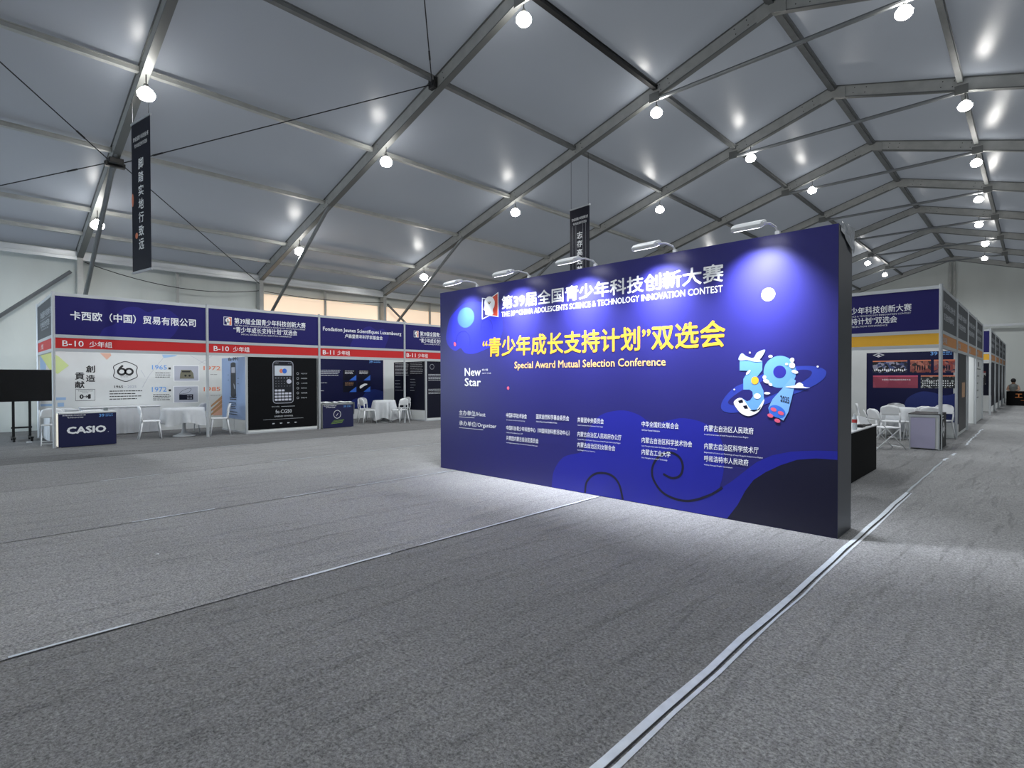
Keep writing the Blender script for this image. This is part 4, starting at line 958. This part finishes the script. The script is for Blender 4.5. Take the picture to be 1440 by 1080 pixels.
q = MB(); RV.poly(q, [(-2.54 + ox, .39)] + spline([(-2.52 + ox, .7), (-2.45 + ox, .95), (-2.2 + ox, 1.12), (-1.95 + ox, 1.12), (-1.7 + ox, 1.04), (-1.5 + ox, 1.1)], False) + [(-1.5 + ox, .39)], .001); q.build('swell_print', M_DNAVY2, po)
PH = [((-3.20, -2.45, 1.61, 1.93), [(10, 12, 26), (20, 26, 60), (12, 14, 24), (60, 74, 120), (150, 150, 170)], 16, M_CORAL), ((-2.39, -1.97, 1.61, 1.93), [(130, 60, 56), (150, 84, 74), (40, 30, 34), (190, 120, 100)], 14, M_CORAL), ((-1.91, -1.50, 1.61, 1.93), [(150, 66, 60), (170, 110, 100), (30, 30, 60), (120, 80, 90)], 14, M_CORAL),
      ((-3.19, -2.23, 1.22, 1.54), [(150, 60, 82), (160, 70, 92), (140, 52, 76)], 5, M_PINK), ((-2.17, -1.50, 1.22, 1.54), [(16, 18, 24), (40, 46, 50), (150, 156, 152), (26, 30, 40)], 22, M_CORAL)]
for k, ((a0, a1, z0, z1), cols, sc, em) in enumerate(PH):
    q = MB(); RV.rect(q, a0 + ox, a1 + ox, z0, z1, .002); ph = q.build('photograph', photo_material('photo_%d' % k, cols, sc), po)
    q = MB(); RV.rect(q, a0 + ox, a1 + ox, z1 - .03, z1, .003); q.build('photo_banner', em, ph)
    q = MB()
    if k == 3: RV.text(q, '中国青少年科技创新奖颁奖大会', a0 + ox + .2, a1 + ox - .15, z0 + .19, z0 + .23, .004, .01)
    elif k == 0:
        for i in range(16): RV.ell(q, a0 + ox + .05 + i * .043, z0 + .07 + .015 * math.sin(i * 1.7), .016, .03, .004, 10)
    elif k == 4:
        for i in range(40): RV.ell(q, a0 + ox + .04 + (i % 14) * .045, z0 + .07 + (i // 14) * .055, .012, .016, .004, 8)
    else:
        for i in range(5): RV.ell(q, a0 + ox + .10 + i * .05, z0 + .12, .014, .07, .004, 10)
    q.build('photo_figures' if k != 3 else 'lettering', M_TXT if k in (0, 3, 4) else M_INK, ph)
q = MB(); RV.stroke(q, [(-3.19 + ox, 2.08), (-3.07 + ox, 2.12), (-2.95 + ox, 2.08), (-3.07 + ox, 2.03)], .02, .002, True); RV.ell(q, -3.07 + ox, 2.075, .03, .018, .002); q.build('diamond_mark', M_TXT, po)
q = MB(); RV.text(q, '39', -1.98 + ox, -1.84 + ox, 2.04, 2.13, .002, .03); lines(RV, q, -1.80 + ox, -1.56 + ox, 2.05, 2.1, 2, .002, .02, .1); q.build('light_blue_mark', M_LBLUE, po)
SPn = Plane((QX + .0, 0, 0), (0, 1, 0))
MB().box((QX - .05, YS[1] + .25, 0), (QX - .02, YS[2] - .1, 2.1)).build('side_panel', M_PANEL, t)
q = MB(); Plane((QX - .02, 0, 0), (0, 1, 0)).box(q, YS[1] + .9, YS[2] - .12, .08, 2.1, 0, .006); dk = q.build('dark_side_poster', mat('bronze_dark', (22, 20, 22), .45, noise=.35, nscale=5), t)
q = MB(); Plane((QX - .02, 0, 0), (0, 1, 0)).box(q, YS[1] + .05, YS[1] + .9, .3, 2.1, 0, .005); q.build('navy_side_poster', M_DNAVY, t)
q = MB(); Plane((QX - .014, 0, 0), (0, 1, 0)).rect(q, YS[1] + 1.6, YS[2] - .5, .95, 1.35, .002); q.build('bronze_print', M_TAN, dk)
MB().box((QX - 3, YS[2] - .02, 0), (QX - .04, YS[2] + .02, 2.3)).build('partition', M_PANEL, t)
MB().box((QX - 3, YS[3] - .02, 0), (QX - .04, YS[3] + .02, 2.3)).build('partition', M_PANEL, t)
wp = MB().box((QX - .05, YS[3] + .1, 0), (QX - .015, YS[4] - .1, 2.1)).build('white_side_panel', M_PANEL, t)
q = MB(); Z = Plane((QX - .015, 0, 0), (0, 1, 0)); lines(Z, q, YS[3] + .5, YS[4] - .4, .8, 1.75, 5, .002, .03, .6); Z.rect(q, YS[3] + 1.2, YS[3] + 1.6, 1.85, 2.0, .002); q.build('dark_lettering', M_INKTXT, wp)
q = MB(); Z3 = Plane((0, YS[3] - .02, 0), (1, 0, 0)); Z3.rect(q, QX - 1.4, QX - .3, 1.05, 1.12, .002); q.build('green_strip', M_GREEN, t)
spot(t, QX - 1.2, YS[0] + .3, 2.55, (QX - 1.4, PY, 1.4), 30); spot(t, QX - .6, YS[2] + .4, 2.55, (QX - 1.4, YS[3], 1.2), 70)
YB = [28.4, 31.8, 35.2, 38.6, 42.0]
XB = -1.33
t = right_row('r', 'far right booth row behind the nearest block, close to the service desk', XB, YB, True)
for k in range(1, 5):
    MB().box((XB - 3, YB[k] - .02, 0), (XB - .04, YB[k] + .02, 2.3)).build('partition', M_PANEL, t)
    q = MB(); Plane((0, YB[k] - .02, 0), (1, 0, 0)).box(q, XB - 2.4, XB - .1, .3, 2.1, 0, .006); q.build('dark_poster', M_INK, t)
    q = MB(); Zk = Plane((0, YB[k] - .026, 0), (1, 0, 0)); Zk.rect(q, XB - 1.9, XB - .3, 1.15, 1.75, .002); q.build('poster_print', photo_material('far_photo_%d' % k, [(20, 22, 26), (170, 172, 170), (24, 24, 30), (120, 40, 40)], 6), t)
    q = MB(); Plane((XB - .02, 0, 0), (0, 1, 0)).box(q, YB[k - 1] + 1.3, YB[k] - .2, .3, 2.1, 0, .01); q.build('dark_side_poster', M_INK, t)
    MB().box((XB - .4, YB[k] - .5, 0), (XB - .03, YB[k] - .08, .68)).build('white_plinth', M_PANEL, t)
# counter at the right booth
t = counter('lilac-fronted counter with black side at the corner of the amber-banded booth', -1.93, QX + .0, 13.98, 14.95, .74, M_LIL, M_PANEL, M_BLACK, 'booth counters', 0)
MB().box((-1.90, 13.97, .03), (QX - .07, 13.98, .66)).build('front_panel', M_LIL, t)
MB().box((-1.94, 13.965, .67), (QX - .0, 13.985, .72)).build('top_rail', M_ALU, t)
sp = MB().box((QX - .005, 14.03, .02), (QX + .012, 14.95, .73)).build('side_poster', M_BLACKPRINT, t)
Z = Plane((QX + .012, 0, 0), (0, 1, 0)); q = MB(); Z.stroke(q, [(14.3, .40), (14.5, .55), (14.7, .40), (14.5, .25)], .06, .002, True); Z.ell(q, 14.5, .40, .09, .05, .002); lines(Z, q, 14.15, 14.5, .62, .68, 2, .002, .02, .1); q.build('diamond_mark', M_TXT, sp)
round_table(-2.42, 16.3, .35, .747, .24, 'white pedestal table inside the amber-banded booth', 'white cloth on the table inside the amber-banded booth')
chair(-3.08, 16.15, -80, 'white chair left of the table in the amber-banded booth')
chair(-2.62, 16.74, 180, 'white chair behind the table in the amber-banded booth, against the photo wall')
chair(-2.47, 15.66, -8, 'white chair with its back to the aisle before the table in the amber-banded booth')
chair(-1.98, 15.75, 35, 'white chair between the lilac counter and the table')
chair(-1.70, 16.7, 160, 'white chair beside the side post of the amber-banded booth')
chair(-2.1, 21.4, 60, 'white chair in the pale interior of the third right bay')
f3 = copy_tree(fc); f3.location = (-1.69, 15.38, 0); f3.rotation_euler = (0, 0, 0); f3['label'] = 'white folding chair right behind the lilac-fronted counter'

# black table behind the backdrop and what lies on it
t = thing('black_table', 'black-clad table with white top behind the right end of the backdrop', 'table', (-2.3, 9.6, 0))
MB().box((-2.75, 8.75, 0), (-1.88, 10.5, .71)).build('black_skirt', M_MATTBLACK, t)
MB().box((-2.77, 8.73, .71), (-1.86, 10.52, .73)).build('white_top', M_WHITE, t, bevel=.004)
t = thing('water_bottle', 'clear water bottle with red label on the black table', 'bottle', (-1.925, 9.23, .73))
M_PET = mat('clear_plastic', (205, 214, 220), .12)
MB().lathe([(.0, .0), (.030, .0), (.033, .02), (.033, .08), (.030, .09), (.033, .10), (.033, .155), (.022, .19), (.013, .205), (.013, .215)], (-1.925, 9.23, .73), 16).build('bottle_body', M_PET, t, smooth=True)
MB().lathe([(.0341, .10), (.0341, .15)], (-1.925, 9.23, .73), 16).build('bottle_label', mat('label_red', (190, 60, 60), .5), t)
MB().lathe([(.015, .212), (.015, .232), (0, .234)], (-1.925, 9.23, .73), 12).build('bottle_cap', M_WHITE, t)
t = tag(MB().add([(-1.99, 9.95, .731), (-1.89, 10.15, .731), (-2.07, 10.28, .731), (-2.15, 10.05, .731), (-2.06, 10.08, .89), (-1.97, 10.16, .86)], [(0, 1, 5, 4), (1, 2, 5), (2, 3, 4, 5), (3, 0, 4), (0, 3, 2, 1)]).build('paper_wrapper', M_WHITE), 'crumpled white paper wrapper on the black table', 'wrapper')
t = tag(MB().box((-1.98, 9.62, .731), (-1.90, 9.82, .775)).tube([(-1.93, 9.8, .75), (-1.885, 10.12, .75)], .015, 8).build('black_device', M_BLACK, bevel=.006), 'small black device lying on the black table', 'device')

# service desk and person at the far end
t = thing('service_desk', 'black service desk with orange characters at the far end of the aisle', 'desk', (.4, 38.9, 0))
MB().box((-1.16, 38.5, 0), (2.0, 39.3, .74)).build('desk_body', M_MATTBLACK, t, bevel=.006)
DKP = Plane((0, 38.5, 0), (1, 0, 0)); q = MB(); DKP.text(q, '工', -.82, -.54, .42, .62, .004, .02); DKP.text(q, '作', -.28, .02, .40, .64, .004, .02); DKP.rect(q, -.6, .2, .27, .285, .004); q.build('lettering', mat('orange_lettering', (232, 140, 70), .5), t)
# a seated person, head and shoulders above the desk
pm = bpy.data.meshes.new('person'); 
PV = [(0, 0, .52), (0, .02, .75), (0, .03, .98), (0, .01, 1.12), (0, -.05, 1.19), (0, -.09, 1.30), (-.18, .02, 1.00), (-.24, -.12, .80), (-.14, -.35, .77), (.18, .02, 1.00), (.24, -.12, .80), (.10, -.36, .77),
      (-.1, -.1, .5), (-.12, -.45, .5), (-.12, -.48, .08), (.1, -.1, .5), (.12, -.45, .5), (.12, -.48, .08), (-.12, -.58, .03), (.12, -.58, .03)]
PE = [(0, 1), (1, 2), (2, 3), (3, 4), (4, 5), (2, 6), (6, 7), (7, 8), (2, 9), (9, 10), (10, 11), (0, 12), (12, 13), (13, 14), (0, 15), (15, 16), (16, 17), (14, 18), (17, 19)]
PR = [.14, .13, .15, .07, .075, .085, .075, .055, .035, .075, .055, .035, .09, .07, .045, .09, .07, .045, .035, .035]
pm.from_pydata(PV, PE, []); po_ = bpy.data.objects.new('person', pm); COL.objects.link(po_)
sk = po_.modifiers.new('skin', 'SKIN'); 
for i, r_ in enumerate(PR): pm.skin_vertices[0].data[i].radius = (r_, r_ * .85)
pm.skin_vertices[0].data[0].use_root = True
k = po_.modifiers.new('sub', 'SUBSURF'); k.levels = 2; k.render_levels = 2
pm.materials.append(mat('skin', (190, 150, 126), .6))
po_.location = (-.92, 39.95, 0); po_['label'] = 'person in grey top leaning over the far black desk'; po_['category'] = 'person'
MB().lathe([(.0, 1.42), (.06, 1.405), (.10, 1.35), (.108, 1.29), (.095, 1.24), (.085, 1.22)], (0, -.075, 0), 16).build('hair', mat('dark_hair', (22, 20, 22), .7), po_, local=True, smooth=True)
MB().lathe([(.19, .55), (.18, .75), (.205, .95), (.19, 1.05), (.09, 1.11)], (0, .02, 0), 18).build('top', mat('grey_top', (120, 124, 122), .8), po_, local=True, smooth=True)
t = thing('stool', 'dark stool under the person at the far desk', 'stool', (-.92, 39.95, 0))
MB().lathe([(.17, .34), (.18, .36), (.17, .38)], (-.92, 39.97, 0), 18).build('seat', M_BLACK, t)
for a in range(4): MB().tube([(-.92 + .12 * math.cos(R(45 + 90 * a)), 39.97 + .12 * math.sin(R(45 + 90 * a)), .35), (-.92 + .17 * math.cos(R(45 + 90 * a)), 39.97 + .17 * math.sin(R(45 + 90 * a)), 0)], .014, 6).build('leg', M_BLACK, t)

# ------------------------------------------------------------------ carpet tapes and seams
def strip(pts, w, z=.004):
    L = []; Rr = []
    for i, p in enumerate(pts):
        a = Vector(pts[max(i - 1, 0)]); b = Vector(pts[min(i + 1, len(pts) - 1)]); d = (b - a).normalized(); n = Vector((-d.y, d.x)) * (w[i] if isinstance(w, list) else w) / 2; q = Vector(p)
        L.append((*(q + n), z)); Rr.append((*(q - n), z))
    n = len(pts); return MB().add(L + Rr, [(i, n + i, n + i + 1, i + 1) for i in range(n - 1)])
def wob(x, y0, y1, st, amp):
    n = int((y1 - y0) / st); return [(x + amp * (rnd.random() - .5), y0 + (y1 - y0) * k / n) for k in range(n + 1)]
tp = thing('carpet_tape', 'silver tape strip along the aisle carpet seam beside the backdrop end', 'tape', (-1.19, 5, 0), group='carpet tapes')
w0 = wob(-1.205, -.5, 8.6, .45, .012); strip(w0, [.036 + .010 * rnd.random() for _ in w0], .005).build('tape_band', M_TAPE, tp)
strip([(x + .042 + .012 * rnd.random(), y) for x, y in w0], [.014 + .012 * rnd.random() for _ in w0], .004).build('tape_edge', M_TAPE, tp)
sm_ = strip([(x + .027, y) for x, y in w0], .009, .0055).build('seam_gap', M_SEAM, tp)
w1 = wob(-1.2, 8.6, 12.2, .4, .03); strip(w1, [.02 + .012 * rnd.random() for _ in w1], .005).build('tape_band', mat('dusty_tape', (150, 158, 164), .6), tp)
for k, (y0, y1, lb) in enumerate([(12.35, 12.75, 'short silver tape patch on the aisle seam before the lilac counter'), (13.25, 13.7, 'small silver tape patch on the aisle seam beside the lilac counter'), (15.4, 20.5, 'long pale tape strip on the aisle seam beside the booth row')]):
    w = wob(-1.18 + .03 * k, y0, y1, .2, .04); tag(strip(w, .045 if k < 2 else .035).build('carpet_tape', M_TAPE), lb, 'tape', 'carpet tapes')
def seam(x, segs, label):
    t = thing('carpet_seam', label, 'carpet seam', (x, 5, 0), group='carpet seams')
    w = wob(x, -2.3, 14, .5, .012)
    strip([(a + .012, y) for a, y in w], .011, .0035).build('dark_gap', M_SEAM, t)
    for y0, y1, wd in segs:
        p = wob(x - .012, y0, y1, .25, .008); strip(p, [wd * (.7 + .6 * rnd.random()) for _ in p], .004).build('white_strip', M_TAPE, t)
seam(-3.96, [(.2, .75, .02), (1.75, 2.6, .03), (2.9, 5.68, .026)], 'taped carpet seam meeting the middle of the backdrop')
seam(-6.78, [(1.3, 2.1, .03), (2.9, 3.6, .022), (3.9, 8.6, .022)], 'taped carpet seam running to the left end of the backdrop')
seam(-9.85, [(1.5, 2.3, .03), (4.0, 8.5, .026)], 'taped carpet seam, second out from the left booths')
seam(-12.9, [(3.4, 4.8, .028), (5.2, 7.2, .022)], 'faint carpet seam nearest the left booths')
tag(MB().lathe([(.012, 0), (.014, .006), (.006, .012), (0, .013)], (-5.38, 1.21, 0), 8).build('paper_scrap', M_WHITE), 'tiny white paper scrap on the open carpet', 'scrap')
tag(MB().box((-17.05, 1.22, 0), (-16.98, 1.32, .03)).build('plastic_scrap', M_WHITE, bevel=.01), 'small white scrap on the carpet under the television', 'scrap')
bpy.context.view_layer.update()
